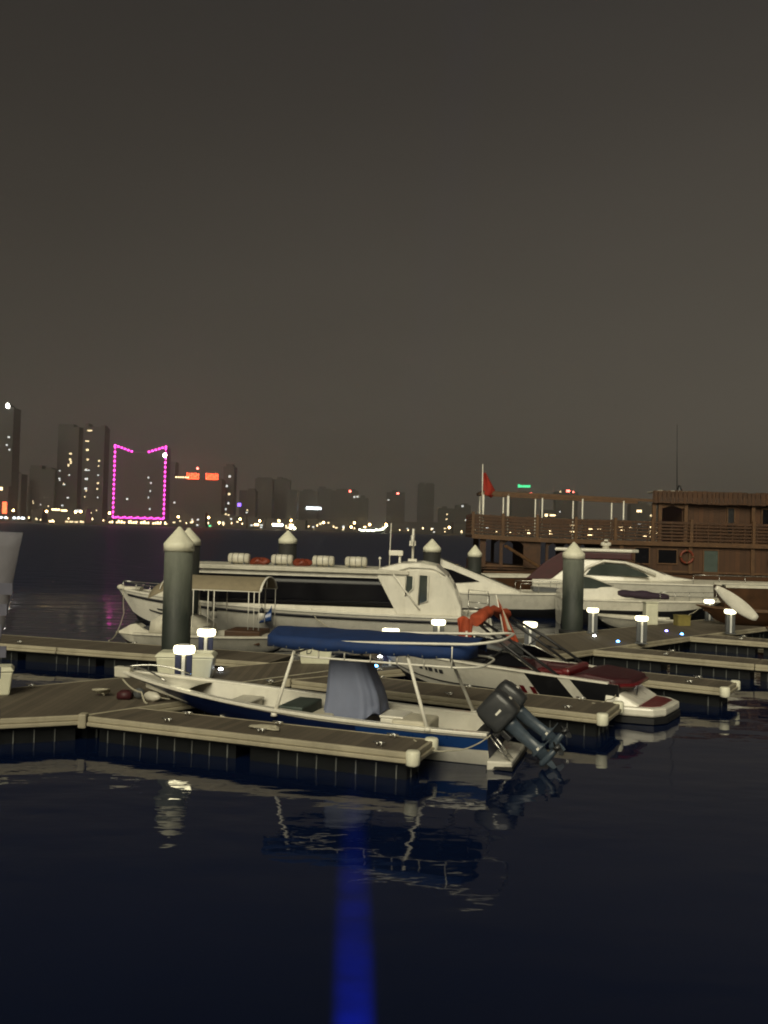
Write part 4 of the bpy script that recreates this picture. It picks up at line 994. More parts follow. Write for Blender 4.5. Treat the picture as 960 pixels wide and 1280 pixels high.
def yacht_mid():
    t = thing('sport_cruiser', 'white sport cruiser with a rolled dark purple cover on its foredeck', 'motor yacht', (8.3, 43.2, 0), R(-3))
    L = 8.0; P = hull_shape(L, 2.7, 1.2, 1.25, 1.5, -.4, .4, 2.2, .9, (.3, .75), 1.5, .55, 2, .15)
    hull_mesh(P, [0, .3, .5, .7, .72, 1], [1, 1, 1, 1, 0], 28, 1, 0).build('hull', [M['gel'], M['boot']], t)
    rim(P, .14, 0, .985, 28, .07).build('gunwale', M['gel'], t)
    deck_mesh(P, .02, .985, .18, 1, 22, .1, -.02).build('deck', M['gel2'], t)
    g = G(); rings = []
    for x, hw, z in ((.0, 1.15, 1.5), (.5, 1.15, 1.75), (2.3, 1.05, 1.8), (3.4, .85, 1.5), (4.4, .5, 1.32)): rings.append([V((x, -hw, 1.1)), V((x, hw, 1.1)), V((x, hw * .8, z)), V((x, -hw * .8, z))])
    g.loft(rings, 0, False); g.build('coachroof', M['gel'], t, bevel=.05)
    g = G(); rings = []
    for x, hw, z in ((.6, 1.0, 2.2), (1.0, .98, 2.25), (1.3, .95, 2.2), (2.35, .8, 1.82)): rings.append([V((x, -hw, 1.7)), V((x, hw, 1.7)), V((x, hw * .85, z)), V((x, -hw * .85, z))])
    g.loft(rings, 0); g.build('windscreen', M['glass2'], t, bevel=.03)
    g = G()
    for s in (-1, 1): g.tube([V((.55, s * 1.0, 1.72)), V((.95, s * .86, 2.27)), V((1.3, s * .82, 2.22)), V((2.4, s * .7, 1.84))], .035, 8)
    g.tube([V((1.3, -.82, 2.22)), V((1.3, .82, 2.22))], .03, 8); g.build('windscreen_frame', M['gel'], t)
    g = G(); rings = []
    for i in range(13):
        u = i / 12; x = 2.55 + 2.35 * u; r_ = (.2 + .03 * math.sin(15 * u)) * math.sin(math.pi * (.12 + .8 * u)) ** .5
        rings.append([V((x, -.75 + .1 * u + 1.5 * r_ * math.cos(q), 1.52 - .12 * u + r_ * math.sin(q))) for q in [2 * math.pi * k / 14 for k in range(14)]])
    g.loft(rings, 0, True); g.build('rolled_cover', M['purple'], t)
    for s in (-1, 1):
        g = G(); pts = [P(.55 + .43 * i / 10, 1, s) + V((0, -s * .12, .42)) for i in range(11)]; g.tube(pts, .014, 6)
        for i in range(0, 11, 2): g.tube([pts[i], pts[i] - V((0, 0, .42))], .012, 6)
        g.build('deck_rail', M['steel'], t); return t
yacht_mid()
def yacht_right():
    t = thing('flybridge_yacht', 'large white motor yacht with a maroon arch and white hardtop', 'motor yacht', (8.2, 49.6, 0), R(-13))
    L = 14.5; P = hull_shape(L, 3.9, 1.75, 1.85, 2.2, -.5, .4, 2.2, .92, (.3, .75), 1.2, .6, 2, .2)
    hull_mesh(P, [0, .3, .5, .52, .72, .74, 1], [1, 1, 1, 0, 2, 0], 32, 1, 0).build('hull', [M['gel'], M['boot'], M['mark']], t)
    rim(P, .16, 0, .985, 32, .07).build('gunwale', M['gel'], t)
    deck_mesh(P, .02, .985, .22, 1, 24, .1, -.02).build('deck', M['gel2'], t)
    g = G(); rings = []
    for x, hw, z in ((.6, 1.5, 2.0), (1.6, 1.5, 2.5), (2.6, 1.45, 2.9), (4.6, 1.35, 2.9), (5.8, 1.2, 2.55), (7.2, .9, 2.1), (8.2, .6, 1.98)): rings.append([V((x, -hw, 1.7)), V((x, hw, 1.7)), V((x, hw * .82, z)), V((x, -hw * .82, z))])
    g.loft(rings, 0); g.build('cabin', M['gel'], t, bevel=.06)
    for s in (-1, 1):
        pts = [(2.7, 2.1), (3.0, 2.5), (3.7, 2.72), (4.6, 2.68), (5.6, 2.3), (5.9, 2.1)]; g = G(); g.side(pts, s * 1.24, s * 1.4); g.build('side_window', M['glass2'], t)
    g = G(); 
    for s in (-1, 1): g.tube([V((2.3, s * 1.46, 1.95)), V((2.8, s * 1.42, 2.5)), V((3.6, s * 1.36, 2.84)), V((4.7, s * 1.3, 2.78)), V((6.2, s * 1.12, 2.2))], .075, 8)
    g.build('window_arch', M['gel'], t)
    g = G(); g.grid(lambda u, w: V((5.0 + 1.7 * u, (2 * w - 1) * (1.0 - .15 * u), 2.9 - .72 * u + .04)), 6, 6); g.build('windscreen', M['glass'], t, solid=.03)
    g = G()
    for s in (-1, 1): g.side([(-.4, 1.75), (.9, 1.75), (2.0, 2.75), (2.6, 3.22), (1.4, 3.22), (.6, 2.7)], s * 1.2, s * 1.42)
    g.span(1.6, 5.0, -1.28, 1.28, 2.92, 3.28); g.build('arch', M['maroon'], t, bevel=.06)
    g = G(); g.plate([(1.1, -1.4), (5.0, -1.3), (5.35, -.8), (5.35, .8), (5.0, 1.3), (1.1, 1.4)], 3.3, 3.46); g.build('hardtop', M['gel'], t, bevel=.05)
    g = G(); g.lathe([(.2, 3.46), (.16, 3.6), (.28, 3.64), (.26, 3.78), (.1, 3.84)], 16, (3.7, 0, 0)); g.box((3.7, 0, 3.9), (.2, .9, .08)); g.build('radar', M['gel'], t)
    for s in (-1, 1):
        g = G(); pts = [P(.55 + .43 * i / 10, 1, s) + V((0, -s * .12, .5)) for i in range(11)]; g.tube(pts, .016, 6)
        for i in range(0, 11, 2): g.tube([pts[i], pts[i] - V((0, 0, .5))], .013, 6)
        g.build('deck_rail', M['steel'], t); return t
yacht_right()
def launch(lab, loc, ang, L=7.0, z=1.75):
    t = thing('wooden_launch', lab, 'wooden boat', loc, ang, 'dark open launches with a pale top rail')
    P = hull_shape(L, 2.2, z - .1, z, .7, -.3, .4, 2.2, .9, (.35, .7), 1.4, .6, 2, .2)
    hull_mesh(P, [0, .3, .6, 1], [0, 0, 0], 22, 1, 0).build('hull', [M['wood']], t)
    rim(P, .18, 0, .98, 24, .13).build('gunwale', M['gel2'], t)
    inner_shell(P, .05, .9, .8, .2, 14).build('cockpit', [M['green'], M['wood']], t)
    for x in (1.8, 3.6): g = G(); g.span(x, x + .35, -.85, .85, 1.2, 1.27); g.build('thwart', M['woodl'], t)
    return t
launch('dark launch with a pale rail lying between the dhow stern and the cruiser', (5.0, 51.2, 0), R(-6), 4.6, 1.85)
launch('dark launch with a pale rail at the right edge beside the dhow', (15.6, 42.6, 0), R(-4), 7.0, 2.1)
t = thing('tender', 'low white tender lying in the water under the sport cruiser bow', 'dinghy', (12.9, 40.9, 0), R(174))
P = hull_shape(3.6, 1.4, .5, .62, .5, -.15, .45, 2.1, .85, (.45, .8), 2, .55, 2, .15)
hull_mesh(P, [0, .3, .6, 1], [1, 0, 0], 20, 1, 0).build('hull', [M['gel2'], M['boot']], t); rim(P, .14, 0, .98, 20, .07).build('gunwale', M['gel2'], t); inner_shell(P, .05, .85, .15, .15, 12).build('inside', [M['gel2'], M['pedg']], t)
g = G(); g.span(1.2, 1.5, -.5, .5, .36, .41); g.build('thwart', M['gel2'], t)
# hauled-out skiff and board on the walkway
t = thing('rowing_skiff', 'small brown wooden skiff resting on the walkway at the right edge', 'skiff', (16.9, 38.75, .5), R(172))
L = 3.6; P = hull_shape(L, 1.3, .62, .8, .5, .02, .45, 2.1, .85, (.45, .8), 2, .55, 2, .15)
hull_mesh(P, [0, .3, .6, 1], [0, 0, 0], 22, 1, 0).build('hull', [M['wood']], t); rim(P, .07, 0, .98, 22, .05).build('gunwale', M['woodl'], t); inner_shell(P, .04, .9, .2, .08, 12).build('inside', [M['wood'], M['woodl']], t)
for x in (1.0, 2.1): g = G(); g.span(x, x + .25, -.5, .5, .42, .46); g.build('thwart', M['woodl'], t)
g = G()
for x in (.7, 2.2): g.box((x, 0, .015), (.12, .9, .04))
g.build('keel_block', M['woodl'], t)
g = G(); rings = []
for i in range(17):
    u = i / 16; x = (u - .5) * 1.95; hw = .31 * (math.sin(math.pi * (.06 + .88 * u)) ** .6) * (1 - .25 * (1 - u)); z = .05 * (2 * u - 1) ** 2
    rings.append([V((x, -hw, z)), V((x, -hw * .9, z + .06)), V((x, 0, z + .075)), V((x, hw * .9, z + .06)), V((x, hw, z)), V((x, hw * .85, z - .04)), V((x, 0, z - .05)), V((x, -hw * .85, z - .04))])
g.loft(rings, 0, True); o = g.build('paddle_board', M['gel'], None, (13.45, 35.02, 1.72)); o.rotation_euler = (R(84), R(36), R(0)); tag(o, 'white paddle board leaning tilted against a lit pedestal', 'paddle board')

# ---- more lines and hoses
rope('mooring line from the red boat quarter to its finger pontoon', [(5.3, 20.6, .6), (5.0, 20.2, .54), (4.6, 19.9, .51)], .013, .05)
rope('mooring line from the ferry bow down to the left pontoon', [(-10.6, 37.8, 1.4), (-9.2, 33, .9), (-8.3, 28.2, .5)], .02, .25)
rope('mooring line from the yacht with the rolled cover to the walkway', [(14.9, 42.6, 1.2), (13.6, 40.6, .8), (12.4, 39.2, .52)], .018, .1)
rope('water hose snaking along the walkway boards', [(-3.9, 19.9, .515), (-3.2, 21.2, .515), (-2.6, 21.9, .515), (-1.2, 23.4, .515), (-.2, 23.9, .515)], .016, 0, 6, 'hose')
# ================================================================ wooden dhow
def dhow():
    t = thing('wooden_dhow', 'two decked dark wooden dhow with slatted railings and white awning posts', 'dhow', (5.55, 55, 0), R(-1.2))
    X1 = 25.0
    def zd(x): return 3.86 + .12 * max(0, (6 - x) / 6) ** 2          # upper deck sheer
    # hull
    g = G(); rings = []
    for x, hw, zk, zt in ((-.3, 1.9, .9, 2.5), (.6, 2.3, -.2, 2.35), (3, 2.6, -.8, 2.15), (8, 2.8, -1, 2.0), (16, 2.8, -1, 2.0), (X1, 2.6, -1, 2.2)):
        rings.append([V((x, 1.7 - hw * .55, zk)), V((x, 1.7 + hw * .55, zk)), V((x, 1.7 + hw * .95, zk + (zt - zk) * .5)), V((x, 1.7 + hw, zt)), V((x, 1.7 - hw, zt)), V((x, 1.7 - hw * .95, zk + (zt - zk) * .5))])
    g.loft(rings, 0); g.build('hull', M['woodz'], t)
    g = G()
    for z in (1.3, 1.75, 2.12): g.beam((.4, -.86 - .12 * (z - 1.3), z + .1), (X1, -1.02 - .1 * (z - 1.3), z), .08, .1)
    g.build('rubbing_strake', M['woodl'], t)
    # lower deck: broad posts and arches left, boarded wall right, on both sides
    for y in (-.95, 4.2):
        g = G()
        for x, wd in ((.15, .35), (1.3, .2), (2.7, 1.0), (4.0, .16), (5.45, .5), (7.3, .5)): g.box((x + wd / 2, y, 3.0), (wd, .14, 1.75))
        for xa, xb in ((1.5, 2.7), (4.16, 5.45), (5.95, 7.3)):
            for k in range(8):
                u0, u1 = k / 8, (k + 1) / 8; h = lambda u: 3.45 + .32 * math.sin(math.pi * u)
                g.side([(xa + (xb - xa) * u0, h(u0)), (xa + (xb - xa) * u1, h(u1)), (xa + (xb - xa) * u1, 3.8), (xa + (xb - xa) * u0, 3.8)], y - .05, y + .05)
        g.build('lower_arcade', M['wood'], t)
        g = G(); g.span(7.8, X1, y - .06, y + .06, 2.05, 3.72); g.build('lower_wall', M['woodp'], t)
    g = G(); g.span(.2, 7.8, -.9, 4.2, 2.0, 2.08); g.build('lower_deck', M['woodp'], t)
    def opening(kind, x0, x1, z0, z1, y, mat):
        g = G(); g.span(x0, x1, y - .09, y - .07, z0, z1); f = g.build(kind, mat, t)
        g = G(); q = .07
        g.span(x0 - q, x1 + q, y - .13, y - .065, z1, z1 + q); g.span(x0 - q, x1 + q, y - .13, y - .065, z0 - q, z0); g.span(x0 - q, x0, y - .13, y - .065, z0, z1); g.span(x1, x1 + q, y - .13, y - .065, z0, z1)
        g.build('frame', M['woodl'], f)
    opening('window', 9.2, 10.0, 2.6, 3.5, -.95, M['glass']); opening('window', 10.55, 11.6, 2.65, 3.42, -.95, M['glass']); opening('door', 13.2, 14.0, 2.1, 3.45, -.95, M['green']); opening('window', 18.2, 19.2, 2.65, 3.42, -.95, M['glass'])
    for x in (8.4, 12.4, 16.0, 20.0): g = G(); g.box((x, -1.06, 2.9), (.22, .12, 1.66)); g.build('wall_post', M['woodl'], t)
    # upper deck slab with paler edge
    n = 12; g = G()
    for i in range(n):
        a, b_ = X1 * i / n - (.35 if i == 0 else 0), X1 * (i + 1) / n
        g.loft([[V((x, -1.15, zd(x) - .16)), V((x, 4.4, zd(x) - .16)), V((x, 4.4, zd(x))), V((x, -1.15, zd(x)))] for x in (a, b_)])
    g.build('upper_deck', M['woodp'], t)
    g = G()
    for i in range(n):
        a, b_ = X1 * i / n - (.36 if i == 0 else 0), X1 * (i + 1) / n; g.beam((a, -1.2, zd(a) - .08), (b_, -1.2, zd(b_) - .08), .09, .26)
    g.build('deck_edge', M['woodl'], t)
    # railings
    def rail(pts, ym, name='railing', gapx=1.0):
        g = G()
        for k in range(6):
            for (a, b_) in zip(pts[:-1], pts[1:]):
                za, zb = zd(a[0]) + .2 + .19 * k, zd(b_[0]) + .2 + .19 * k
                g.beam((a[0], a[1], za), (b_[0], b_[1], zb), .035, .1 if k < 5 else .14)
        for (a, b_) in zip(pts[:-1], pts[1:]):
            L = math.hypot(b_[0] - a[0], b_[1] - a[1]); m_ = max(1, int(L / .55))
            for j in range(m_): u = (j + .5) / m_; x = a[0] + (b_[0] - a[0]) * u; y = a[1] + (b_[1] - a[1]) * u; g.box((x, y + .03, zd(x) + .65), (.06, .05, 1.2))
        g.build(name, M['wood'], t)
    nr = [(-.3 + (X1 + .3) * i / 12, -1.12) for i in range(13)]; fr = [(-.3 + (10.3 + .3) * i / 5, 4.35) for i in range(6)]
    rail(nr, -1); rail(fr, 1); rail([(-.32, -1.1), (-.32, 4.35)], 0)
    for x in (-.3, 1.45, 3.45, 5.7, 8.0, 10.15, 12.4, 16.0, 20.0):
        g = G(); g.box((x, -1.17, zd(x) + .68), (.17, .14, 1.36)); g.build('railing_post', M['woodl'], t)
    # awning frame on pale posts
    z0, z1 = 6.52, 6.28
    zr = lambda x: z0 + (z1 - z0) * x / 10.2
    g = G(); g.beam((.2, -.95, zr(.2)), (10.2, -.95, zr(10.2)), .14, .17); g.beam((.2, 2.6, zr(.2)), (10.2, 2.6, zr(10.2)), .14, .17); g.beam((.22, -.95, zr(.2)), (.22, 2.6, zr(.2)), .13, .15)
    g.beam((0, -1.0, zr(.2) - .1), (4.2, -1.0, zr(4.2) - .12), .05, .05); g.build('awning_frame', M['woodl'], t)
    for i, x in enumerate((.28, 1.75, 3.75, 6.1, 8.5)):
        g = G(); g.tube([V((x, -.95, zd(x))), V((x, -.95, zr(x) - .05))], .075 if i < 2 else .045, 8); g.build('awning_post', M['white'], t)
        g = G(); g.tube([V((x + .1, 2.6, zd(x))), V((x + .1, 2.6, zr(x) - .05))], .045, 8); g.build('awning_post', M['white'], t)
    # upper cabin to the right
    g = G()
    g.span(11.95, X1, -.82, -.7, 3.9, 6.15); g.span(11.95, 12.07, -.7, 4.1, 3.9, 6.15); g.build('cabin_wall', M['woodp'], t)
    for x in (10.25, 10.6, 12.1, 16.0, 20.0): g = G(); g.box((x, -1.0, 5.0), (.2, .2, 2.3)); g.build('cabin_post', M['woodl'], t)
    g = G(); g.side([(10.5, 6.15), (12.1, 6.15), (12.1, 5.95), (11.9, 5.85), (11.3, 6.02), (10.7, 5.84), (10.5, 5.95)], -1.02, -.98); g.build('valance', M['woodl'], t)
    opening('window', 16.6, 17.5, 5.05, 5.95, -.78, M['glass']); opening('door', 14.6, 14.95, 4.4, 5.95, -.78, M['black']); opening('window', 19.0, 19.9, 5.05, 5.95, -.78, M['glass'])
    g = G(); rp_ = [(10.1, -1.3), (X1, -1.3), (X1, 4.5), (12.2, 4.5)]; g.plate(rp_, 6.15, 6.25); g.plate([(x + .02, y * .98) for x, y in rp_], 6.75, 6.84); g.build('roof', M['woodp'], t)
    g = G()
    x = 10.15
    while x < X1: wd = random.uniform(.2, .3); g.box((x + wd / 2, -1.29, 6.5 + random.uniform(-.02, .03)), (wd - .03, .05, .74 + random.uniform(-.03, .03))); x += wd
    for i in range(18): g.box((10.17 + .105 * i, -1.1 + .3 * i, 6.5), (.05, .26, .7), Matrix.Rotation(R(-19), 3, 'Z'))
    g.build('roof_fascia', M['wood'], t)
    g = G(); g.tube([V((12.1, .8, 6.84)), V((12.02, .8, 11.0))], [.03, .012], 6); g.build('aerial', M['black'], t)
    g = G(); g.lathe([(.22, 6.84), (.2, 7.0), (.1, 7.15), (.09, 7.3)], 12, (12.15, .5, 0)); g.build('searchlight', M['black'], t)
    g = G(); g.span(10.6, 12.9, -.4, 2.0, 6.842, 6.93); g.build('roof_hatch', M['gel2'], t, bevel=.02)
    # gangway at the stern side
    g = G()
    for dy in (-.35, .35): g.beam((1.6 + 0, -1.3 + dy, 3.4), (4.3, -3.6 + dy, 1.7), .06, .14)
    for i in range(9): u = (i + .5) / 9; g.box((1.6 + 2.7 * u, -1.3 - 2.3 * u, 3.4 - 1.7 * u), (.12, .74, .04))
    g.build('gangway', M['woodl'], t); return t
DH = dhow()
t = thing('flag', 'dark red triangular flag on a thin staff at the dhow stern', 'flag', (5.75, 53.95, 5.2), R(0))
g = G(); g.tube([V((0, 0, -.1)), V((-.03, 0, 2.95))], .03, 6); g.build('staff', M['white'], t)
g = G()
def fg(u, w): return V((.03 + (.12 + .85 * w * (1 - .55 * max(0, w - .72) / .28)) * u, .1 * math.sin(6 * u + 2 * w), 2.45 - 1.25 * w - .22 * u * w))
g.grid(fg, 10, 14); g.build('cloth', M['flagred'], t, solid=.02)
ring_buoy('orange life ring on the dhow wall beside the dark window', (17.7, 53.6, 3.05), (R(90), 0, 0), 'ring', .36)
ring_buoy('orange life ring on the dhow wall near the right edge', (22.8, 53.4, 2.95), (R(90), 0, 0), 'ring', .36)

# ================================================================ skyline across the water
FA = [facade('tower_facade', (.012, .011, .012)), facade('ribbed_facade', (.02, .018, .018), 7, 60, .5), facade('pale_facade', (.018, .017, .016), 5, 4, .5), facade('brown_facade', (.016, .013, .012), 6, 3.6, .6)]
LITW = glow('lit_window', (1, .78, .42), 1.5, False); LITC = glow('cool_lit_window', (.9, .92, .85), 1.0, False)
PINK = glow('pink_led', (1, .06, .55), 4.2, False); PINK2 = glow('pink_led_tube', (.9, .03, .5), 1.1, False)
REDL = glow('red_sign_light', (1, .09, .03), 5, False); REDB = glow('red_beacon', (1, .14, .1), 9, False); WHL = glow('white_sign_light', (.85, .95, 1), 5, False); WARM = glow('warm_sign_light', (1, .72, .36), 4, False)
AMB = glow('amber_lamp', (1, .62, .22), 22, False); GRN = glow('green_sign_light', (.08, .9, .35), 1.6, False); VIO = glow('violet_light', (.25, .12, 1), 3, False); FLOOD = glow('flood_lamp', (1, .95, .85), 26, False)
def tower(lab, X0, X1, H, Y, fac=0, steps=(), wins=(), wmat=None, depth=32, name='tower_block', cat='tower'):
    t = thing(name, lab, cat, ((X0 + X1) / 2, Y, 1.2), 0)
    W = X1 - X0; H -= 1.2
    g = G(); g.span(-W / 2, W / 2, 0, depth, 0, H)
    g.build('body', FA[fac], t)
    g = G()
    for (a, b_, h) in steps: g.span(-W / 2 + W * a, -W / 2 + W * b_, 3, depth - 4, H, H + h)
    g.span(-W / 2 - .4, W / 2 + .4, -.4, depth + .4, H - 2.2, H - .8); g.build('roof_top', FA[fac], t)
    for (u, v, wd, ht, *mm) in wins:
        g = G(); g.span(-W / 2 + W * u - wd / 2, -W / 2 + W * u + wd / 2, -.5, -.1, H * v - ht / 2, H * v + ht / 2)
        g.build('lit_window', mm[0] if mm else (wmat or LITW), t)
    return t
rw = random.Random(5)
def scatter(n, cols, lo=.05, hi=.95, wd=3.2, ht=2.6, mat=None):
    return [(rw.choice(cols) + rw.uniform(-.03, .03), rw.uniform(lo, hi), wd * rw.uniform(.6, 1.4), ht, mat or rw.choice((LITW, LITC))) for _ in range(n)]
tower('tallest dark tower cut off by the left edge, with a bright white roof light', -700, -650, 200, 1600, 0, ((.2, .8, 6),), [(.86, .74, 4, 3, LITC), (.8, .67, 3, 3, LITC), (.9, .63, 3, 3, LITC), (.84, .3, 3, 3, LITW)])
tower('faint slim tower just right of the tallest left tower', -776, -751, 100, 1900, 2, ((.1, .5, 5),))
tower('faint narrow block between the left towers', -832, -808, 83, 2100, 2)
tower('wide faint block left of the twin dark towers', -754, -700, 114, 1950, 2, ((0, .45, 8), (.6, .85, 4)), scatter(7, (.2, .5, .8), .05, .4))
tower('left tower of the dark twin pair, with a stepped top', -625, -585, 185, 1750, 0, ((.0, .7, 5),), [(.63, .72, 5, 3), (.62, .66, 4, 4), (.66, .63, 3, 6), (.55, .6, 3, 5)] + scatter(11, (.15, .35, .6, .8), .06, .55))
tower('right tower of the dark twin pair, with a column of lit windows', -577, -536, 186, 1750, 0, ((.06, .22, 7), (.8, .95, 4)), [(.3, .96, 9, 2.6), (.2, .85, 7, 2.6), (.22, .76, 5, 4), (.25, .66, 4, 3.6), (.24, .55, 10, 2.4, LITC), (.22, .46, 6, 4, LITC), (.2, .36, 5, 4, LITC), (.78, .65, 4, 3), (.76, .42, 4, 3), (.74, .36, 3, 3)] + scatter(9, (.2, .45, .75), .04, .6))
# the building outlined in pink lights
t = tower('dark hotel block outlined by a frame of glowing pink lights', -485, -395, 132, 1650, 3, (), scatter(6, (.25, .7), .1, .8, 3, 3, LITC), None, 40, 'outlined_hotel', 'hotel')
g = G()
for s in (-1, 1): g.prism([(s * 45, 130.8), (s * 45, 142), (s * 12, 131.5), (s * 12, 130.8)], lambda p, d: V((p[0], d, p[1])), 0, 38)
g.build('roof_wing', FA[3], t)
g2 = G()
def dot(c_, r_): q_ = G(); q_.ball(c_, r_, 6); q_.build('pink_lamp', PINK, t)
for s in (-1, 1):
    for i in range(16): dot((s * 45.5, -1.5, 14 + 8.3 * i), 2.1)
    for i in range(6): dot((s * (45.5 - 6 * i), -1.5, 142 - 2.0 * i), 2.1)
    g2.span(s * 45.5 - .9, s * 45.5 + .9, -.9, -.1, 12, 142); g2.beam((s * 45.5, -.5, 142), (s * 14, -.5, 131.5), .8, 1.8)
for i in range(23): dot((-44 + 4 * i, -1.5, 12 + (i % 3)), 1.7)
g2.span(-45, 45, -.9, -.1, 10, 12)
g2.build('light_tube', PINK2, t)
g = G(); g.span(-52, 55, -8, -1, -.2, 11); g.build('podium', FA[3], t)
g = G()
for i in range(24): 
    if i % 5 != 2: g.span(-50 + 4.3 * i, -47.2 + 4.3 * i, -8.5, -8.1, 2.5, 5.5 + (i % 3))
g.build('lit_shopfront', WARM, t)
tower('faint block directly behind the pink-outlined hotel', -452, -434, 134, 1900, 2)
t = tower('broad hotel block with two red rooftop signs', -378, -292, 86, 1650, 3, ((.18, .98, 3),), [(.02, .5, 3, 3, LITC)] + scatter(6, (.1, .4, .7, .95), .05, .4), None, 40, 'sign_hotel', 'hotel')
g = G()
for i in range(6): g.ball((-39 + 4.2 * i, -2, 88), 1.4, 6)
g.build('roof_lights', WARM, t)
for cx, n_ in ((-9.5, 6), (25, 6)):
    g = G()
    for i in range(n_):
        x = cx - 10 + 20 * i / (n_ - 1); g.box((x, -2, 91.5), (1.6, 1, 9 if i % 2 else 10.5))
        if i < n_ - 1: g.box((x + 2, -2, 89.5 + (i * 2.3) % 6), (2.4, 1, 1.6))
    g.box((cx, -2, 86), (22, 1, 1.5)); g.build('roof_sign', REDL, t)
g = G(); g.span(-2.4, -1.6, 1, 2, 86, 104); g.build('roof_mast', FA[0], t); g = G(); g.ball((-2, 1, 105), 2.2, 6); g.build('beacon', REDB, t)
tower('slim dark tower with one column of lit windows right of the red signs', -299, -279, 114, 1700, 0, ((.2, .8, 5),), [(.6, .84, 4, 4, LITC), (.35, .68, 4, 4, LITC), (.6, .55, 4, 4), (.55, .4, 3, 4, LITC), (.3, .3, 4, 4, LITC), (.35, .22, 3, 3, LITW), (.6, .2, 4, 4)])
tower('low dark block right of the slim lit tower', -284, -252, 75, 1800, 2, ((.5, .9, 4),), scatter(2, (.5,), .1, .5))
tower('taller dark block with a flat top among the middle blocks', -268, -232, 104, 1900, 3, ((.1, .9, 3),))
tower('dark block with a notched roof in the middle of the skyline', -242, -207, 109, 2000, 3, ((.2, .5, 5), (.6, .8, 3)))
tower('short dark block right of the notched one', -207, -185, 85, 1950, 2)
t = tower('faint block carrying a glowing white sign', -194, -153, 89, 2100, 2, ((.2, .7, 4),))
g = G(); g.span(-4, 30, -3, -2, 46, 52); g.build('lit_sign', WHL, t)
tower('faint block right of the white sign', -161, -128, 100, 2200, 2, ((.1, .6, 5),))
tower('faint broad block with a red beacon and two white roof lights', -117, -57, 88, 2000, 2, ((.2, .9, 4),), [(.7, .99, 4, 4, REDB), (.86, .85, 4, 4, LITC), (.97, .86, 4, 4, LITC)])
tower('faint low block right of the beacon block', -56, -33, 70, 1900, 2, ((.3, .7, 5),))
tower('faint block with a single pink roof light above the ferry aerial', 5, 47, 92, 2100, 2, ((.3, .6, 5),), [(.6, .97, 5, 4, REDB), (.1, .8, 4, 3, LITC)])
tower('isolated slab tower with vertical ribs left of the dhow flag', 73, 108, 107, 2000, 1, ((.1, .4, 4), (.5, .95, 3)))
tower('faint low block between the ribbed slab and the dhow', 119, 155, 56, 2000, 2, ((.2, .5, 4),), scatter(2, (.5,), .3, .9))
tower('faint block with a white roof light just left of the dhow flag', 171, 207, 70, 2200, 2, ((.4, .8, 4),), [(.45, .96, 5, 5, LITC), (.7, .48, 4, 4, LITC)])
t = tower('faint tower topped by a glowing green sign seen through the dhow awning', 318, 382, 108, 2300, 2, ((.3, .8, 4),), [(.15, .97, 5, 5, REDB), (.75, .98, 5, 5, REDB)])
g = G(); g.span(-14, 14, -2, -1, 120, 126); g.span(-17, -13, -2, -1, 119, 128); g.build('lit_sign', GRN, t)
g = G(); g.span(-13, -12, 0, 1, 106, 121); g.span(12, 13, 0, 1, 106, 121); g.build('sign_mast', FA[0], t)
tower('faint tower with three red beacons seen above the dhow awning', 447, 505, 118, 2400, 2, ((.35, .7, 5),), [(.2, 1.0, 4, 4, LITW), (.55, 1.02, 9, 6, REDB), (.78, 1.0, 4, 4, REDB), (.2, .55, 4, 4, LITC)])
tower('low faint block with a warm lit sign behind the dhow awning', 378, 412, 64, 2200, 2, (), [(.3, .8, 7, 6, WARM), (.75, .8, 13, 4, WARM)])
tower('low faint block with lit windows behind the dhow curtain', 590, 690, 84, 2200, 2, ((.2, .4, 5),), [(.2, .8, 12, 5, WARM), (.2, .4, 10, 4, LITC), (.52, .68, 12, 5, LITW), (.5, .3, 9, 4, LITC)])
tower('faint mid rise block behind the pink hotel and the red sign hotel', -440, -370, 62, 2050, 2)
# low waterfront buildings
def low(lab, X0, X1, H, Y, fac=3, wins=()):
    return tower(lab, X0, X1, H, Y, fac, (), wins, None, 25, 'waterfront_building', 'low building')
low('low waterfront building at the left edge with a row of white lights', -690, -592, 10, 1530, 3, [(.02 + .075 * i, .75, 4.5 if i % 3 else 6, 3.2, WHL) for i in range(13) if i not in (5, 9)])
low('low block with a warm yellow roof sign at the left edge', -680, -642, 62, 1570, 3, [(.5, .92, 18, 5, WARM), (.2, .42, 12, 3, LITW)])
low('low dark waterfront block left of the lit shopfronts', -590, -572, 24, 1540, 3, scatter(2, (.5,), .2, .8))
low('waterfront shop row with warm lit fronts below the twin towers', -560, -497, 26, 1535, 3, [(.1, .08, 9, 4, WARM), (.5, .1, 5, 3, LITW), (.62, .1, 6, 3, LITW), (.75, .1, 6, 3, LITW), (.9, .12, 7, 3, LITW), (.2, .9, 14, 3, WARM), (.8, .85, 12, 4, LITC), (.42, .85, 10, 3, WARM)])
low('low waterfront block right of the pink-outlined hotel', -358, -300, 26, 1545, 3, scatter(7, (.1, .3, .6, .8), .1, .8))
low('low waterfront block with a green light right of the hotels', -296, -232, 22, 1550, 3, scatter(4, (.1, .4, .6, .8), .1, .8) + [(.05, .1, 5, 3, GRN)])
low('low waterfront block with warm lights under the notched block', -228, -200, 20, 1550, 3, [(.5, .35, 8, 4, WARM)] + scatter(3, (.2, .8), .1, .8))
low('low waterfront terminal with a bright white front', -196, -130, 18, 1530, 3, [(.3, .42, 18, 4.5, WHL), (.62, .15, 16, 4, LITW), (.63, .4, 5, 6, WARM)])
low('long low waterfront shed in the middle distance', -126, -60, 20, 1550, 3, scatter(8, (.1, .3, .5, .7, .9), .1, .7))
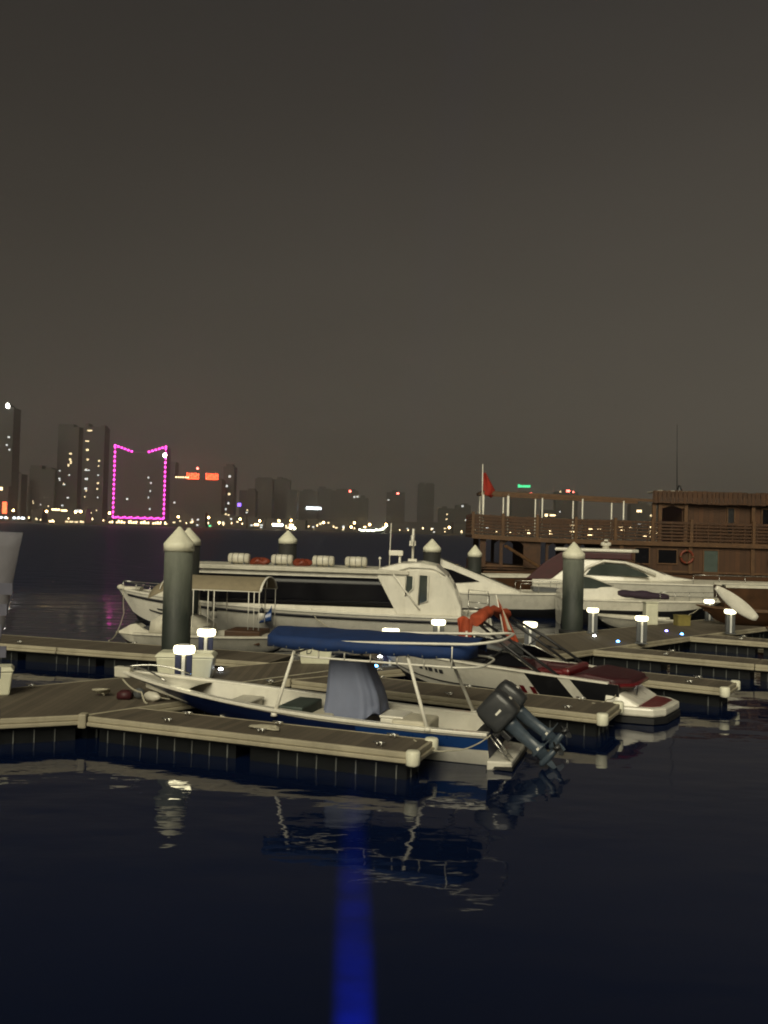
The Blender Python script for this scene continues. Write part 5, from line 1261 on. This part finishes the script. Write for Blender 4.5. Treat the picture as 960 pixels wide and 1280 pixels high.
low('low waterfront shed right of the lit ferry', 8, 116, 20, 1560, 3, scatter(4, (.1, .3, .5, .7, .9), .1, .6, 2.4, 2))
low('low waterfront shed beside the dhow stern', 118, 230, 22, 1560, 3, scatter(6, (.15, .3, .5, .7), .1, .6))
low('low waterfront sheds behind the dhow railing, left part', 236, 330, 24, 1560, 3, scatter(9, (.1, .3, .5, .7, .9), .15, .9, 6, 3, WARM))
low('low waterfront sheds behind the dhow railing, middle part', 340, 430, 28, 1560, 3, scatter(10, (.1, .3, .5, .7, .9), .15, .9, 7, 3, WARM))
low('low waterfront sheds behind the dhow railing, right part', 438, 500, 26, 1560, 3, scatter(9, (.1, .3, .5, .7, .9), .15, .9, 7, 3.4, WARM))
# big roof lights and vertical sign
def sign(name, lab, cat, x, y, z, w_, h_, mat, glowname):
    t = thing(name, lab, cat, (x, y, 1.6)); g = G(); g.span(-.5, .5, .6, 1.6, 0, z - 1.6); g.build('mast', FA[0], t); g = G(); g.box((0, 0, z - 1.6), (w_, .8, h_)); g.build(glowname, mat, t); return t
sign('vertical_sign', 'red vertical glowing sign on the left part of the far shore', 'sign', -627, 1520, 24, 7, 19, REDL, 'sign_face')
sign('round_sign', 'violet glowing spot low on the skyline right of the slim lit tower', 'sign', -241, 1530, 40, 6, 6, VIO, 'sign_face')
t = thing('roof_floodlight', 'bright white light at the top of the tallest left tower', 'floodlight', (-660, 1598, 200)); g = G(); g.span(-.4, .4, 0, .6, -6, 1); g.build('mast', FA[0], t); g = G(); g.ball((0, 0, 2.5), 3.6, 8, 0, (.8, .8, 1.2)); g.build('lamp', FLOOD, t)
t = thing('roof_floodlight', 'bright white light on the right upper corner of the pink-outlined hotel', 'floodlight', (-395.5, 1647, 128)); g = G(); g.span(-.4, .4, 1, 2.8, -3, 1); g.build('bracket', FA[0], t); g = G(); g.ball((0, 0, 0), 3.4, 8, 0, (.9, .8, 1.1)); g.build('lamp', FLOOD, t)
def lamp_post(lab, x, z):
    t = thing('street_lamp', lab, 'street lamp', (x, 1508, 1.6), 0, 'amber street lamps along the far shore')
    return t
first = None
for x, z, lab in ((-608, 20, 'amber shore lamp in front of the red vertical sign'), (-553, 20, 'amber shore lamp left of the twin towers'), (-507, 20, 'amber shore lamp at the left foot of the twin towers'),
                  (-497, 21, 'amber shore lamp directly right of the lamp at the twin towers foot'), (-451, 20, 'amber shore lamp at the left foot of the pink-outlined hotel'), (-338, 17, 'amber shore lamp below the left red roof sign'),
                  (-287, 17, 'amber shore lamp below the right red roof sign'), (-236, 16, 'amber shore lamp at the foot of the slim lit tower'), (-204, 14, 'amber shore lamp in front of the flat topped block'),
                  (-172, 15, 'amber shore lamp left of the bright white terminal front'), (-152, 16, 'amber shore lamp right of the bright white terminal front'), (-99, 14, 'amber shore lamp in front of the faint block with white sign'),
                  (-48, 15, 'upper amber shore lamp below the red beacon block'), (-53, 8, 'lower amber shore lamp below the red beacon block'), (-31, 8, 'low amber shore lamp just left of the lit ferry'), (-23, 13, 'amber shore lamp over the lit ferry bow'),
                  (4, 14, 'amber shore lamp at the right end of the lit ferry'), (108, 12, 'amber shore lamp left of the dhow stern'), (-270, 9, 'amber shore lamp low beside the green light'), (150, 24, 'amber shore lamp seen next to the dhow railing')):
    zz = z - 1.6
    t = thing('street_lamp', lab, 'street lamp', (x, 1508 + (x % 7), 1.6), 0, 'amber street lamps along the far shore')
    g = G(); g.tube([V((0, .4, 0)), V((0, .4, zz))], .25, 6); g.build('pole', FA[0], t); g = G(); g.ball((0, 0, zz), 1.8, 8); g.build('lamp', AMB, t)
rq = random.Random(8); first = None
for i in range(46):
    x = -700 + 20.6 * i + rq.uniform(-7, 7); zz = rq.uniform(3, 8)
    lab = 'tiny warm promenade lamp in the long row of lights along the far waterline'
    if first is None:
        first = t = thing('promenade_lamp', lab, 'promenade lamp', (x, 1506, 1.6), 0, 'tiny promenade lamps along the far shore')
        g = G(); g.tube([V((0, .3, 0)), V((0, .3, 4))], .15, 5); g.build('pole', FA[0], t); g = G(); g.ball((0, 0, 4), .95, 6); g.build('lamp', glow('promenade_glow', (1, .72, .36), 4.5, False), t)
    else:
        o = dup(first, (x, 1506, 1.6), 0, lab); o.scale = (1, 1, zz / 4)
t = thing('lit_ferry', 'distant ferry strung with pale green-white lights by the far shore', 'ferry', (-18, 1470, 0), 0)
g = G(); P = hull_shape(44, 9, 3.5, 5, 3, -1, .5, 2.2, .9, (.4, .8)); g2 = hull_mesh(P, [0, .4, 1], [0, 0], 14); o = g2.build('hull', FA[2], t); o.location = (-22, 0, 0)
g = G(); g.span(-16, 8, -3, 3, 4, 8); g.build('cabin', FA[2], t)
g = G()
for i in range(17): g.ball((-20 + 2.2 * i, -4.6, 3.2 + (1.2 if i % 4 == 0 else 0) + .35 * max(0, i - 10)), 1.05 + .35 * (i % 3 == 0), 6)
for i in range(4): g.ball((17 + 2 * i, -3, 6 + 2 * i), 1.3, 6)
g.build('string_lights', glow('ferry_lights', (.95, 1, .72), 8, False), t)
t = thing('harbour_boat', 'distant bright lit boat below the white terminal front', 'boat', (-146, 1480, 0), 0)
P = hull_shape(20, 6, 2.5, 3.4, 2, -1, .5, 2.2, .9, (.4, .8)); o = hull_mesh(P, [0, .4, 1], [0, 0], 10).build('hull', FA[2], t); o.location = (-10, 0, 0)
g = G(); g.span(-5, 5, -1.8, 1.8, 3, 6); g.build('cabin', FA[2], t)
g = G(); g.ball((-3, -3, 4), 2.2, 6); g.ball((3, -3, 3.6), 2.4, 6); g.ball((0, -2.6, 8.2), 1.4, 6); g.build('deck_lights', glow('boat_lights', (1, .92, .6), 10, False), t)

# ================================================================ render settings
scene.render.engine = 'CYCLES'
c = scene.cycles
c.use_denoising = True
try: c.denoiser = 'OPENIMAGEDENOISE'
except Exception: pass
c.max_bounces = 6; c.diffuse_bounces = 3; c.glossy_bounces = 4; c.volume_bounces = 0; c.transmission_bounces = 2
c.sample_clamp_indirect = 4; c.caustics_reflective = False; c.caustics_refractive = False
c.volume_step_rate = 10; c.filter_width = 1.9
scene.view_settings.view_transform = 'Standard'; scene.view_settings.look = 'None'
scene.view_settings.exposure = .75; scene.view_settings.gamma = 1; scene.view_settings.use_curve_mapping = False
